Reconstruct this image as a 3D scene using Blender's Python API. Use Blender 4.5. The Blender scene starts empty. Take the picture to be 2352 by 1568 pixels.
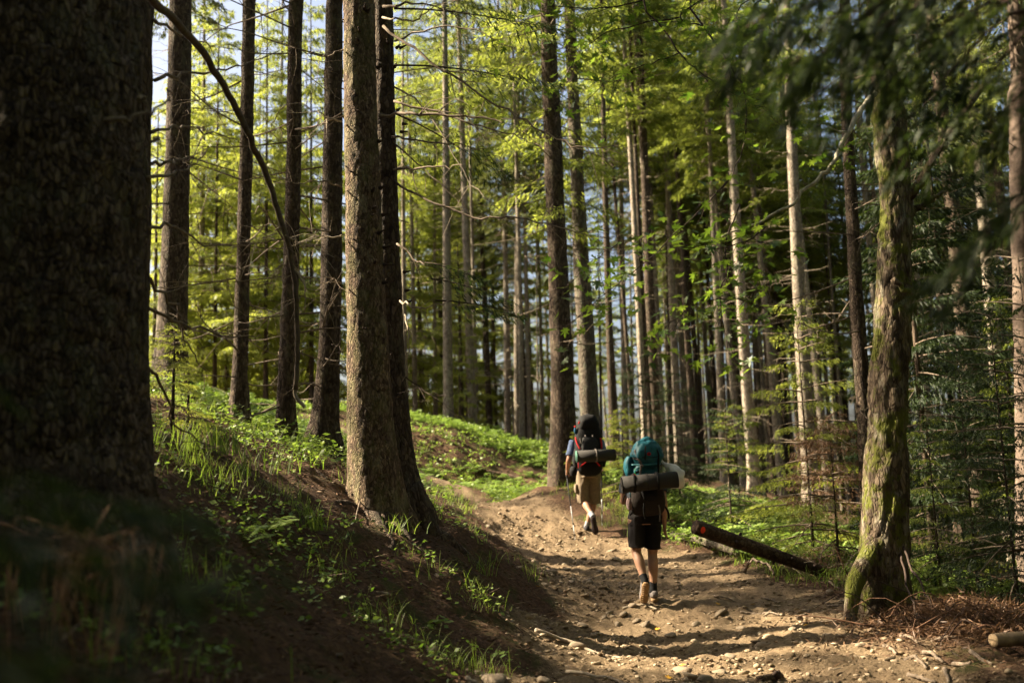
import bpy, math
import numpy as np
from mathutils import Matrix, Vector

# ------------------------------------------------------------------ camera, sky, sun, exposure
S = bpy.context.scene
FOC = 2352 * 35.0 / 36.0                      # focal length in photo-view pixels (2352 x 1568 view)
PITCH, ROLL = math.radians(8.0), math.radians(1.8)
CAM = np.array([0.0, 0.0, 1.6])
_f = np.array([0, math.cos(PITCH), math.sin(PITCH)]); _r0 = np.array([1.0, 0, 0]); _u0 = np.array([0, -math.sin(PITCH), math.cos(PITCH)])
_r = _r0 * math.cos(ROLL) - _u0 * math.sin(ROLL)
_u = _u0 * math.cos(ROLL) + _r0 * math.sin(ROLL)
cd = bpy.data.cameras.new('camera'); cam = bpy.data.objects.new('camera', cd); S.collection.objects.link(cam)
cd.sensor_width = 36.0; cd.lens = 35.0; cd.clip_start = 0.05; cd.clip_end = 3000
cd.dof.use_dof = True; cd.dof.focus_distance = 9.2; cd.dof.aperture_fstop = 1.5
M4 = Matrix.Identity(4)
for i in range(3):
    M4[i][0] = _r[i]; M4[i][1] = _u[i]; M4[i][2] = -_f[i]; M4[i][3] = CAM[i]
cam.matrix_world = M4
S.camera = cam
SUN_EL, SUN_AZ = math.radians(38), math.radians(-78)      # sun over the clearing on the left (-X)
w = bpy.data.worlds.new('World'); S.world = w; w.use_nodes = True
nt = w.node_tree; nt.nodes.clear()
sky = nt.nodes.new('ShaderNodeTexSky'); sky.sky_type = 'NISHITA'; sky.sun_disc = False
sky.sun_elevation = SUN_EL; sky.sun_rotation = SUN_AZ; sky.air_density = 0.9; sky.dust_density = 6.0; sky.ozone_density = 0.4
bg = nt.nodes.new('ShaderNodeBackground'); bg.inputs[1].default_value = 0.05
wo = nt.nodes.new('ShaderNodeOutputWorld'); nt.links.new(sky.outputs[0], bg.inputs[0]); nt.links.new(bg.outputs[0], wo.inputs[0])
sd = bpy.data.lights.new('sun', 'SUN'); sun = bpy.data.objects.new('sun', sd); S.collection.objects.link(sun)
sd.energy = 5.0; sd.angle = math.radians(0.55); sd.color = (1.0, 0.85, 0.61)
sdir = Vector((math.sin(SUN_AZ) * math.cos(SUN_EL), math.cos(SUN_AZ) * math.cos(SUN_EL), math.sin(SUN_EL)))
sun.rotation_euler = (-sdir).to_track_quat('-Z', 'Y').to_euler(); sun.location = (-30, 10, 30)
S.view_settings.view_transform = 'Standard'; S.view_settings.look = 'None'; S.view_settings.gamma = 1.0
S.view_settings.exposure = 2.5; S.view_settings.use_curve_mapping = False
S.render.engine = 'CYCLES'
S.cycles.use_adaptive_sampling = True; S.cycles.adaptive_threshold = .02; S.cycles.max_bounces = 5; S.cycles.diffuse_bounces = 3; S.cycles.transmission_bounces = 4; S.cycles.glossy_bounces = 2
S.cycles.use_denoising = True; S.cycles.sample_clamp_indirect = 6.0
S.cycles.caustics_reflective = False; S.cycles.caustics_refractive = False

# ------------------------------------------------------------------ pixel to world
def ray(px, py):
    d = _f + _r * ((px - 1176) / FOC) + _u * ((784 - py) / FOC)
    return d
def P(px, py, Y):                              # world point on the ray of a photo pixel at depth Y
    d = ray(px, py); return CAM + d * (Y / d[1])
def pxw(wpx, Y): return wpx * Y / FOC          # width in metres of wpx pixels at depth Y

# ------------------------------------------------------------------ numpy noise
def _h(ix, iy, iz, s):
    n = (ix.astype(np.int64) * 374761393 + iy.astype(np.int64) * 668265263 + iz.astype(np.int64) * 2147483647 + s * 974634777) & 0xffffffff
    n = ((n ^ (n >> 13)) * 1274126177) & 0xffffffff
    return ((n ^ (n >> 16)) & 0xffff) / 65535.0
def vn(p, s=0):
    p = np.asarray(p, float); i = np.floor(p); f = p - i; f = f * f * (3 - 2 * f); o = 0
    x, y, z = i[..., 0], i[..., 1], i[..., 2]
    for dx in (0, 1):
        wx = f[..., 0] if dx else 1 - f[..., 0]
        for dy in (0, 1):
            wy = f[..., 1] if dy else 1 - f[..., 1]
            for dz in (0, 1):
                wz = f[..., 2] if dz else 1 - f[..., 2]
                o = o + wx * wy * wz * _h(x + dx, y + dy, z + dz, s)
    return o * 2 - 1
def fbm(p, s=0, o=3):
    p = np.asarray(p, float); a, r = 1.0, 0
    for k in range(o):
        r = r + a * vn(p * 2 ** k, s + k * 17); a *= 0.5
    return r

# ------------------------------------------------------------------ mesh building
def mk_mesh(name, V, F, smooth=False):
    """F: list of int arrays (n,3) or (n,4)"""
    V = np.asarray(V, np.float32); F = [np.asarray(f, np.int32) for f in F if len(f)]
    me = bpy.data.meshes.new(name)
    nl = sum(f.size for f in F); nf = sum(len(f) for f in F)
    me.vertices.add(len(V)); me.vertices.foreach_set('co', V.ravel())
    me.loops.add(nl); me.polygons.add(nf)
    me.loops.foreach_set('vertex_index', np.concatenate([f.ravel() for f in F]))
    tot = np.concatenate([np.full(len(f), f.shape[1], np.int32) for f in F])
    st = np.concatenate([[0], np.cumsum(tot)[:-1]]).astype(np.int32)
    me.polygons.foreach_set('loop_start', st); me.polygons.foreach_set('loop_total', tot)
    if smooth: me.polygons.foreach_set('use_smooth', np.ones(nf, bool))
    me.update(calc_edges=True); me.validate()
    return me
class Geo:
    def __init__(s): s.V = []; s.T = []; s.Q = []; s.n = 0
    def add(s, V, F):
        V = np.asarray(V, float).reshape(-1, 3); F = np.asarray(F, int)
        if not len(F): return s
        (s.T if F.shape[1] == 3 else s.Q).append(F + s.n); s.V.append(V); s.n += len(V); return s
    def addg(s, g):
        off = s.n; s.V += g.V; s.T += [t + off for t in g.T]; s.Q += [q + off for q in g.Q]; s.n += g.n; return s
    def mesh(s, name, smooth=True):
        F = []
        if s.T: F.append(np.concatenate(s.T))
        if s.Q: F.append(np.concatenate(s.Q))
        return mk_mesh(name, np.concatenate(s.V), F, smooth)
    def obj(s, name, mat, parent=None, smooth=True): return obj(name, s.mesh(name, smooth), mat, parent)
COL = S.collection
def obj(name, me, mat=None, parent=None):
    o = bpy.data.objects.new(name, me); COL.objects.link(o)
    if mat is not None and not me.materials: me.materials.append(mat)
    if parent is not None: o.parent = parent
    return o
def tag(o, label=None, cat=None, group=None, kind=None):
    if label: o['label'] = label
    if cat: o['category'] = cat
    if group: o['group'] = group
    if kind: o['kind'] = kind
    return o
def empty(name, loc=(0, 0, 0), rz=0.0):
    o = bpy.data.objects.new(name, None); COL.objects.link(o); o.location = loc; o.rotation_euler = (0, 0, rz); o.empty_display_size = .1
    return o
def norm(v): v = np.asarray(v, float); return v / (np.linalg.norm(v, axis=-1, keepdims=True) + 1e-12)
def smoothpts(pts, n):
    """Catmull-Rom through pts, n samples"""
    p = np.asarray(pts, float); k = len(p)
    if k < 3:
        t = np.linspace(0, 1, n)[:, None]; return p[0] * (1 - t) + p[-1] * t
    q = np.vstack([2 * p[0] - p[1], p, 2 * p[-1] - p[-2]]); t = np.linspace(0, k - 1 - 1e-9, n); i = t.astype(int); u = (t - i)[:, None]
    a, b, c, d = q[i], q[i + 1], q[i + 2], q[i + 3]
    return 0.5 * (2 * b + (c - a) * u + (2 * a - 5 * b + 4 * c - d) * u ** 2 + (3 * b - a - 3 * c + d) * u ** 3)
def frames(p, xd=None):
    t = np.gradient(p, axis=0); t = norm(t)
    x = np.zeros_like(p); ref = np.array(xd if xd is not None else ((1, 0, 0) if abs(t[0][0]) < .8 else (0, 1, 0)), float)
    for i in range(len(p)):
        v = ref - t[i] * np.dot(ref, t[i]); x[i] = v / (np.linalg.norm(v) + 1e-9)
        if xd is None: ref = x[i]
    return t, x, np.cross(t, x)
def tube(pts, rad, sides=6, cap=True):
    p = np.asarray(pts, float); n = len(p); rad = np.broadcast_to(rad, n)
    t, x, y = frames(p); a = np.arange(sides) * 2 * np.pi / sides
    V = p[:, None] + rad[:, None, None] * (np.cos(a)[None, :, None] * x[:, None] + np.sin(a)[None, :, None] * y[:, None])
    return grid_faces(V, cap)
def grid_faces(V, cap=True):
    n, s, _ = V.shape; i = np.arange(n - 1)[:, None] * s; j = np.arange(s)[None]; k = (j + 1) % s
    Q = np.stack([i + j, i + k, i + s + k, i + s + j], -1).reshape(-1, 4)
    g = Geo(); W = V.reshape(-1, 3)
    if cap:
        W = np.vstack([W, V[0].mean(0), V[-1].mean(0)]); c0, c1 = n * s, n * s + 1; jj = np.arange(s); kk = (jj + 1) % s
        T = np.vstack([np.stack([np.full(s, c0), kk, jj], -1), np.stack([np.full(s, c1), (n - 1) * s + jj, (n - 1) * s + kk], -1)])
        g.V.append(W); g.n = len(W); g.Q.append(Q); g.T.append(T)
    else: g.add(W, Q)
    return g
def loft(pts, rx, ry, xd=(1, 0, 0), sides=16, n=None, e=2.0, cap=True):
    """elliptic (super-elliptic for e>2) sections swept along pts; rx along xd"""
    p = np.asarray(pts, float); rx = np.asarray(rx, float); ry = np.asarray(ry, float)
    if n:
        u = np.linspace(0, 1, len(p)); v = np.linspace(0, 1, n); ps = smoothpts(p, n)
        c = smoothpts(np.stack([rx, ry, rx], -1), n); rx, ry = c[:, 0], c[:, 1]; p = ps
    t, x, y = frames(p, xd); a = np.arange(sides) * 2 * np.pi / sides; ca, sa = np.cos(a), np.sin(a)
    cx = np.sign(ca) * np.abs(ca) ** (2 / e); cy = np.sign(sa) * np.abs(sa) ** (2 / e)
    V = p[:, None] + rx[:, None, None] * cx[None, :, None] * x[:, None] + ry[:, None, None] * cy[None, :, None] * y[:, None]
    return grid_faces(V, cap)

# ------------------------------------------------------------------ materials
def new_mat(name):
    m = bpy.data.materials.new(name); m.use_nodes = True; n = m.node_tree; n.nodes.clear(); return m, n
def N(n, t, **k):
    x = n.nodes.new(t)
    for a, b in k.items():
        if a.startswith('i_'): x.inputs[int(a[2:])].default_value = b
        else: setattr(x, a, b)
    return x
def ramp(n, stops, fac):
    r = n.nodes.new('ShaderNodeValToRGB'); cr = r.color_ramp
    while len(cr.elements) < len(stops): cr.elements.new(.5)
    for e, (p, c) in zip(cr.elements, stops): e.position = p; e.color = (*c, 1)
    n.links.new(fac, r.inputs[0]); return r.outputs[0]
def mixc(n, fac, a, b, mode='MIX'):
    m = n.nodes.new('ShaderNodeMix'); m.data_type = 'RGBA'; m.blend_type = mode
    for sock, v in ((m.inputs[0], fac), (m.inputs[6], a), (m.inputs[7], b)):
        if isinstance(v, (int, float)): sock.default_value = v
        elif isinstance(v, tuple): sock.default_value = (*v, 1)
        else: n.links.new(v, sock)
    return m.outputs[2]
def noise(n, vec, scale, detail=4, rough=.55, dist=0):
    x = N(n, 'ShaderNodeTexNoise'); x.inputs['Scale'].default_value = scale; x.inputs['Detail'].default_value = detail
    x.inputs['Roughness'].default_value = rough; x.inputs['Distortion'].default_value = dist
    n.links.new(vec, x.inputs['Vector']); return x.outputs[0]
def objcoord(n, sc=(1, 1, 1), world=False):
    m = N(n, 'ShaderNodeMapping'); m.inputs['Scale'].default_value = sc
    if world: g = N(n, 'ShaderNodeNewGeometry'); n.links.new(g.outputs['Position'], m.inputs[0])
    else: t = N(n, 'ShaderNodeTexCoord'); n.links.new(t.outputs['Object'], m.inputs[0])
    return m.outputs[0]
def finish(n, col, rough=.9, bump=None, bstr=.5, bdist=.02, spec=.25, translucent=None, tfac=.5, metal=0.0):
    b = N(n, 'ShaderNodeBsdfPrincipled'); o = N(n, 'ShaderNodeOutputMaterial')
    if isinstance(col, tuple): b.inputs['Base Color'].default_value = (*col, 1)
    else: n.links.new(col, b.inputs['Base Color'])
    b.inputs['Roughness'].default_value = rough; b.inputs['Specular IOR Level'].default_value = spec; b.inputs['Metallic'].default_value = metal
    if bump is not None:
        bp = N(n, 'ShaderNodeBump'); bp.inputs['Strength'].default_value = bstr; bp.inputs['Distance'].default_value = bdist
        n.links.new(bump, bp.inputs['Height']); n.links.new(bp.outputs[0], b.inputs['Normal'])
    if translucent is not None:
        t = N(n, 'ShaderNodeBsdfTranslucent'); mx = N(n, 'ShaderNodeMixShader'); mx.inputs[0].default_value = tfac
        if isinstance(translucent, tuple): t.inputs[0].default_value = (*translucent, 1)
        else: n.links.new(translucent, t.inputs[0])
        n.links.new(b.outputs[0], mx.inputs[1]); n.links.new(t.outputs[0], mx.inputs[2]); n.links.new(mx.outputs[0], o.inputs[0])
    else: n.links.new(b.outputs[0], o.inputs[0])
def bark_mat(name, dark, mid, light, vs=28, moss=None, mossamt=.5, lichen=None, lamt=.4, stretch=.45, bd=.02, bs=.9):
    m, n = new_mat(name); c = objcoord(n, (1, 1, stretch))
    big = noise(n, c, 3.0, 5, .6); fine = noise(n, c, 40, 5, .65)
    wv = N(n, 'ShaderNodeVectorMath', operation='MULTIPLY_ADD'); nn = N(n, 'ShaderNodeTexNoise'); nn.inputs['Scale'].default_value = 9
    n.links.new(c, nn.inputs['Vector']); n.links.new(nn.outputs['Color'], wv.inputs[0]); wv.inputs[1].default_value = (.07, .07, .07); n.links.new(c, wv.inputs[2])
    vo = N(n, 'ShaderNodeTexVoronoi', feature='DISTANCE_TO_EDGE'); vo.inputs['Scale'].default_value = vs; n.links.new(wv.outputs[0], vo.inputs['Vector'])
    vc = N(n, 'ShaderNodeTexVoronoi'); vc.inputs['Scale'].default_value = vs; n.links.new(wv.outputs[0], vc.inputs['Vector'])
    edge = N(n, 'ShaderNodeMapRange'); edge.inputs[1].default_value = 0.0; edge.inputs[2].default_value = .16; n.links.new(vo.outputs[0], edge.inputs[0])
    tone = mixc(n, .5, fine, vc.outputs['Color'])
    hs = N(n, 'ShaderNodeRGBToBW'); n.links.new(tone, hs.inputs[0])
    col = ramp(n, [(.25, dark), (.5, mid), (.78, light)], hs.outputs[0])
    col = mixc(n, edge.outputs[0], mixc(n, .65, col, dark), col)
    rd = N(n, 'ShaderNodeObjectInfo'); rr = N(n, 'ShaderNodeMapRange'); n.links.new(rd.outputs['Random'], rr.inputs[0]); rr.inputs[3].default_value = .8; rr.inputs[4].default_value = 1.2
    if lichen:
        lm = ramp(n, [(.52, (0, 0, 0)), (.62, (lamt,) * 3)], noise(n, c, 7, 6, .7)); col = mixc(n, lm, col, lichen)
    if moss:
        mm = ramp(n, [(.48, (0, 0, 0)), (.58, (mossamt,) * 3)], noise(n, objcoord(n, (1, 1, .8)), 4.2, 6, .75)); col = mixc(n, mm, col, moss)
    vm = N(n, 'ShaderNodeVectorMath', operation='SCALE'); n.links.new(col, vm.inputs[0]); n.links.new(rr.outputs[0], vm.inputs['Scale'])
    hh = N(n, 'ShaderNodeMath', operation='MULTIPLY_ADD'); n.links.new(edge.outputs[0], hh.inputs[0]); hh.inputs[1].default_value = .6; n.links.new(fine, hh.inputs[2])
    finish(n, vm.outputs[0], .92, hh.outputs[0], bs, bd, .15); return m
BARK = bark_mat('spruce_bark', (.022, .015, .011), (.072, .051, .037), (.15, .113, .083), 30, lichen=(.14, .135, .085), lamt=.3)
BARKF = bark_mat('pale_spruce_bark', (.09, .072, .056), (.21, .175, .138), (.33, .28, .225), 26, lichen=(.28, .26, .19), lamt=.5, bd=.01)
BARKN = bark_mat('flaky_spruce_bark', (.03, .022, .016), (.16, .115, .083), (.30, .225, .16), 46, lichen=(.19, .18, .12), lamt=.5, stretch=.42, bd=.045, bs=1.0)
BARKM = bark_mat('maple_bark', (.022, .015, .010), (.078, .056, .038), (.2, .152, .105), 30, moss=(.085, .095, .012), mossamt=.9, lichen=(.25, .225, .17), lamt=.6, stretch=.28, bd=.02, bs=.7)
def plain(name, col, var=.25, scale=20, rough=.9, spec=.2, bstr=.3, bdist=.005):
    m, n = new_mat(name); c = objcoord(n); f = noise(n, c, scale, 5, .6)
    a = tuple(x * (1 - var) for x in col); b = tuple(min(1, x * (1 + var)) for x in col)
    finish(n, ramp(n, [(.3, a), (.7, b)], f), rough, f, bstr, bdist, spec); return m
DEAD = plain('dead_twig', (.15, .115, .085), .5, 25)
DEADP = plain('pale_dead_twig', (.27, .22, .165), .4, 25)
REDTWIG = plain('rusty_dead_twig', (.11, .058, .034), .5, 25)
TWIG = plain('dark_twig', (.045, .03, .024), .4, 25)
def leaf_mat(name, dark, light, tdark, tlight, tfac=.5, rough=.55, spec=.3):
    m, n = new_mat(name); g = N(n, 'ShaderNodeNewGeometry'); o = N(n, 'ShaderNodeObjectInfo')
    ad = N(n, 'ShaderNodeMath', operation='MULTIPLY_ADD'); n.links.new(o.outputs['Random'], ad.inputs[0]); ad.inputs[1].default_value = .35
    ml = N(n, 'ShaderNodeMath', operation='MULTIPLY'); ml.inputs[1].default_value = .65; n.links.new(g.outputs['Random Per Island'], ml.inputs[0]); n.links.new(ml.outputs[0], ad.inputs[2])
    finish(n, ramp(n, [(.1, dark), (.9, light)], ad.outputs[0]), rough, spec=spec, translucent=ramp(n, [(.1, tdark), (.9, tlight)], ad.outputs[0]), tfac=tfac); return m
NEEDLE = leaf_mat('spruce_needles', (.055, .085, .018), (.20, .235, .052), (.19, .26, .03), (.48, .53, .085), .46)
NEEDLEY = leaf_mat('sunlit_young_needles', (.09, .13, .025), (.22, .25, .055), (.24, .30, .03), (.52, .55, .09), .46)
NEEDLEO = leaf_mat('olive_needles', (.04, .06, .018), (.13, .15, .045), (.10, .13, .025), (.26, .28, .06), .36)
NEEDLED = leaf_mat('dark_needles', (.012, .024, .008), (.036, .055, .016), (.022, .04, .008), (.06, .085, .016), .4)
NEEDLEB = leaf_mat('brown_needles', (.06, .032, .018), (.2, .115, .065), (.12, .06, .025), (.25, .15, .08), .3)
LEAF = leaf_mat('maple_leaf', (.04, .075, .012), (.10, .145, .024), (.08, .16, .012), (.22, .30, .03), .42, .45, .4)
HERB = leaf_mat('herb_leaf', (.075, .135, .024), (.19, .25, .05), (.14, .27, .02), (.30, .40, .06), .36, .5, .35)
FERN = leaf_mat('fern_frond', (.10, .165, .035), (.22, .28, .07), (.16, .28, .03), (.30, .40, .07), .36)
GRASS = leaf_mat('grass_blade', (.08, .13, .02), (.2, .24, .055), (.16, .28, .02), (.32, .42, .06), .45)
LITTER = leaf_mat('needle_litter', (.05, .028, .017), (.17, .10, .06), (.05, .03, .02), (.1, .06, .03), .1, .9, .1)
WOODCUT = plain('cut_wood', (.42, .30, .18), .25, 30)
STONE = plain('path_stone', (.2, .155, .108), .35, 14, .85, .25, .5, .01)
# ------------------------------------------------------------------ terrain
_cp = [  # photo pixel, depth -> surface points
 (1200,1568,6.7),(1600,1568,6.8),(2000,1568,6.9),(2352,1568,6.7),(1490,1392,10.3),(1358,1230,15.2),(1210,1295,13.0),(1250,1400,10.0),
 (1100,1178,19),(980,1135,24),(1250,1152,20),(1700,1292,12.6),(1560,1235,14.6),(1900,1345,10.6),(2010,1402,9.6),(2300,1470,8.2),
 (1295,1108,18),(1365,1110,18.6),(870,1195,9.5),(960,1165,10.2),(740,1040,13),(650,1015,12.5),(550,965,14),(400,905,15),(620,1080,8.5),(450,1085,7),
 (400,1185,5.5),(200,1330,4.2),(0,1568,2.7),(500,1568,3.7),(800,1568,5.2),(950,1455,6.8),(1010,1310,8.6),(1100,1400,8.6),(1135,1300,10.2),
 (1040,1012,26),(1200,1052,27),(960,1080,23)]
CPW = [tuple(P(*c)) for c in _cp] + [(0,0,0),(1.2,0,0),(-1.2,0.6,.5),(1.2,3.5,.05),(4.5,3,-.1),(6,10,-.25),(8,14,-.8),(9,18,-.3),(12,20,-1.2),(15,30,-1.2),(5.4,22,.95),(3,18,1.1),(8,26,.6),(4,28,1.7),
 (10,40,-.6),(0,45,.6),(15,45,-2.5),(-15,45,1.6),(-15,30,3.6),(-12,15,4.2),(-12,5,3.4),(-6,0,2.0),(-3,0,1.2),(-40,0,6),(-40,30,6),(-30,60,-3),(0,60,-4),(40,60,-9),(40,20,-7),(40,-10,-5),(0,-20,-1),(-30,-20,4),(12,0,-1.5),(8,5,-.8),(-6,20,3.4),(-5,26,3.4),(6,7,-.2)]
CPW = np.array(CPW); _XY = CPW[:, :2] / 10.0; _n = len(CPW)
def _phi(r2): return np.where(r2 > 1e-12, .5 * r2 * np.log(np.maximum(r2, 1e-12)), 0)
_A = np.zeros((_n + 3, _n + 3)); _A[:_n, :_n] = _phi(((_XY[:, None] - _XY[None]) ** 2).sum(-1)) + np.eye(_n) * .0015
_A[:_n, _n] = 1; _A[:_n, _n + 1:] = _XY; _A[_n:, :_n] = _A[:_n, _n:].T
_W = np.linalg.solve(_A, np.concatenate([CPW[:, 2], np.zeros(3)]))
_pc = np.array([(-5,.9,1.9),(0,.9,1.7),(7,1.5,1.62),(10,1.65,1.55),(13,1.27,1.2),(15,.62,.85),(17,-.25,.65),(19,-.85,.55),(21.5,-1.45,.5),(24,-2.3,.5),(26,-5.2,.45),(28,-10,.4)])
def pathmask(x, y):
    xc = np.interp(y, _pc[:, 0], _pc[:, 1]); hw = np.interp(y, _pc[:, 0], _pc[:, 2])
    wob = .35 * vn(np.stack([x * 1.1, y * 1.1, x * 0], -1), 3) + .15 * vn(np.stack([x * 4, y * 4, x * 0], -1), 4)
    return np.clip((hw - np.abs(x - xc) + wob * np.minimum(1, hw)) / .5 + .5, 0, 1)
def base_h(x, y):
    x = np.asarray(x, float); y = np.asarray(y, float); sh = x.shape; x = x.ravel(); y = y.ravel()
    r = np.hypot(x, y - 15); s = np.minimum(1, 50 / np.maximum(r, 1e-6)); cx = x * s; cy = 15 + (y - 15) * s
    q = np.stack([cx, cy], -1) / 10; out = np.empty(len(q))
    for i in range(0, len(q), 20000):
        c = q[i:i + 20000]; out[i:i + 20000] = _phi(((c[:, None] - _XY[None]) ** 2).sum(-1)) @ _W[:_n] + _W[_n] + c @ _W[_n + 1:]
    out -= np.minimum(25, np.maximum(0, r - 50) * .16)
    return out.reshape(sh)
def H(x, y):
    x = np.asarray(x, float); y = np.asarray(y, float); z = base_h(x, y); m = pathmask(x, y)
    p = np.stack([x, y, 0 * x], -1)
    rough = .07 * fbm(p * 1.3, 11, 2) + .035 * fbm(p * 5, 12, 2)
    pr = .035 * fbm(p * np.array([1.2, 2.2, 1]), 14, 2) + .03 * np.abs(vn(p * np.array([5, 8, 1]), 15)) + .02 * vn(p * 11, 16) + .014 * vn(p * 19, 18)
    return z + rough * (1 - m) + pr * m - .05 * m
def hz(x, y): return float(H(np.array([x]), np.array([y]))[0])
def ground(px, py, t0=1.5, t1=70):
    d = ray(px, py); t = np.linspace(t0, t1, 1400) / d[1]; q = CAM + d * t[:, None]; b = q[:, 2] - base_h(q[:, 0], q[:, 1])
    k = np.argmax(b < 0) if (b < 0).any() else len(b) - 1
    x, y = q[k][:2]; return np.array([x, y, hz(x, y)])
def _axis(lo, hi, fl, fh, st, g):
    a = list(np.arange(fl, fh, st)); s = st; v = a[-1]
    while v < hi: s *= g; v += s; a.append(v)
    s = st; v = fl; b = []
    while v > lo: s *= g; v -= s; b.append(v)
    return np.array(b[::-1] + a)
_gx = _axis(-420, 420, -4.2, 5.2, .042, 1.09); _gy = _axis(-60, 620, 3.0, 13.5, .042, 1.035)
_X, _Y = np.meshgrid(_gx, _gy); _Z = H(_X, _Y); _m = pathmask(_X, _Y)
_V = np.stack([_X, _Y, _Z], -1).reshape(-1, 3); nx = len(_gx); ny = len(_gy)
_i = (np.arange(ny - 1)[:, None] * nx + np.arange(nx - 1)[None]); _Q = np.stack([_i, _i + 1, _i + nx + 1, _i + nx], -1)
_fm = (_m[:-1, :-1] + _m[1:, 1:] + _m[1:, :-1] + _m[:-1, 1:]) / 4 > .5
def _sub(name, sel, mat):
    q = _Q[sel]; u, inv = np.unique(q, return_inverse=True); me = mk_mesh(name, _V[u], [inv.reshape(-1, 4)], True)
    a = me.attributes.new('pathness', 'FLOAT', 'POINT'); a.data.foreach_set('value', _m.ravel()[u].astype(np.float32))
    return tag(obj(name, me, mat), kind='structure')
def ground_mat():
    m, n = new_mat('forest_soil'); c = objcoord(n, world=True); at = N(n, 'ShaderNodeAttribute', attribute_name='pathness')
    f1 = noise(n, c, 2.2, 6, .65); f2 = noise(n, c, 26, 6, .7); f3 = noise(n, c, 130, 4, .7)
    soil = ramp(n, [(.3, (.03, .018, .011)), (.5, (.075, .044, .027)), (.72, (.14, .085, .05))], f2)
    soil = mixc(n, ramp(n, [(.5, (0,) * 3), (.62, (.65,) * 3)], f1), soil, (.035, .05, .012))
    pth = ramp(n, [(.28, (.07, .046, .027)), (.5, (.165, .114, .067)), (.72, (.33, .245, .152))], f2)
    pth = mixc(n, .45, pth, ramp(n, [(.35, (.085, .058, .035)), (.65, (.33, .25, .163))], f3))
    pth = mixc(n, ramp(n, [(.45, (0,) * 3), (.6, (.5,) * 3)], f1), pth, (.12, .082, .05))
    wob = N(n, 'ShaderNodeMath', operation='MULTIPLY_ADD'); n.links.new(f2, wob.inputs[0]); wob.inputs[1].default_value = 1.2
    sb = N(n, 'ShaderNodeMath', operation='SUBTRACT'); n.links.new(at.outputs['Fac'], sb.inputs[0]); sb.inputs[1].default_value = .6; n.links.new(sb.outputs[0], wob.inputs[2])
    fac = ramp(n, [(.35, (0,) * 3), (.7, (1,) * 3)], wob.outputs[0])
    hb = N(n, 'ShaderNodeMath', operation='MULTIPLY_ADD'); n.links.new(f3, hb.inputs[0]); hb.inputs[1].default_value = .35; n.links.new(f2, hb.inputs[2])
    finish(n, mixc(n, fac, soil, pth), .95, hb.outputs[0], .9, .03, .1); return m
SOIL = ground_mat()
_sub('ground', ~_fm, SOIL); _sub('path', _fm, SOIL)
# ------------------------------------------------------------------ spruce kit
def sprays(pos, d, ln, wd, rng):
    """kite-shaped needle sprays"""
    n = len(pos); d = norm(d); s = norm(np.cross(d, rng.normal(size=(n, 3)) * .6 + np.array([0, 0, 1.0])))
    a = pos; b = pos + d * (ln * .42)[:, None] + s * wd[:, None]; c = pos + d * ln[:, None]; e = pos + d * (ln * .42)[:, None] - s * wd[:, None]
    V = np.stack([a, b, c, e], 1).reshape(-1, 3); i = np.arange(n)[:, None] * 4
    return V, np.hstack([i, i + 1, i + 2, i + 3])
def bough_set(rng, org, az, L, s0, dens=90, hang=.8, sl=(.1, .2), sw=(.012, .016), lat=.33, drop=.28):
    """needle sprays + limb tubes for boughs that start at org (n,3), azimuth az, length L, rise s0"""
    n = len(L); rad = np.stack([np.cos(az), np.sin(az), 0 * az], -1); tan = np.stack([-np.sin(az), np.cos(az), 0 * az], -1)
    def axis(i, t): return org[i] + rad[i] * (L[i] * t)[:, None] + np.array([0, 0, 1.0]) * (L[i] * (s0[i] * t - drop * t ** 2 + .12 * t ** 3))[:, None]
    cnt = np.maximum(6, (L * dens).astype(int)); i = np.repeat(np.arange(n), cnt); m = len(i)
    t = .12 + .88 * rng.rand(m) ** .75; side = np.where(rng.rand(m) < .5, -1.0, 1.0)
    q = np.round(t * L[i] / .11) * .11 / L[i]; t = np.clip(np.where(rng.rand(m) < .75, q, t), .08, 1)     # branchlets leave at whorls
    lm = (lat * L[i] * (1.05 - t) + .1); u = rng.rand(m) ** .8; lo = side * lm * u
    p = axis(i, t) + tan[i] * lo[:, None] + rad[i] * (np.abs(lo) * .55)[:, None]
    p[:, 2] -= np.abs(lo) * (.25 + .35 * rng.rand(m)) + .02 * rng.rand(m)
    hg = rng.rand(m) ** 1.4 * hang
    d = rad[i] * (.65 + .3 * rng.rand(m))[:, None] + tan[i] * (side * .7 * rng.rand(m))[:, None] - np.array([0, 0, 1.0]) * (hg * 1.6)[:, None] + rng.normal(size=(m, 3)) * .18
    return sprays(p, d, rng.uniform(*sl, m) * (1 + .7 * hg), rng.uniform(*sw, m), rng), axis
def limbs(geo, axis, n, L, r=.012, seg=5, sides=4):
    for k in range(n):
        t = np.linspace(0, .92, seg); geo.addg(tube(axis(np.full(seg, k), t), np.linspace(r * (.6 + L[k] * .5), .003, seg), sides, False))
def crown_geo(seed, Ht, hb, R, nb, dens, hang=.8, up=.35, dn=-.3, low=.45, sl=(.065, .145), sw=(.011, .018)):
    rng = np.random.RandomState(seed); u = np.sort(rng.rand(nb) ** .95); z = hb + (Ht - hb) * u
    L = (R * (1 - u) ** .8 * rng.uniform(.65, 1.15, nb) + .2) * np.minimum(1, low + u * 3.2)
    az = np.arange(nb) * 2.39996 + rng.uniform(-.5, .5, nb); s0 = dn + (up - dn) * u + rng.uniform(-.12, .12, nb)
    org = np.stack([0 * z, 0 * z, z], -1)
    (V, F), axis = bough_set(rng, org, az, L, s0, dens, hang, sl, sw)
    g = Geo().add(V, F); lg = Geo(); limbs(lg, axis, nb, L, .014, 5, 3); return g, lg
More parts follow.
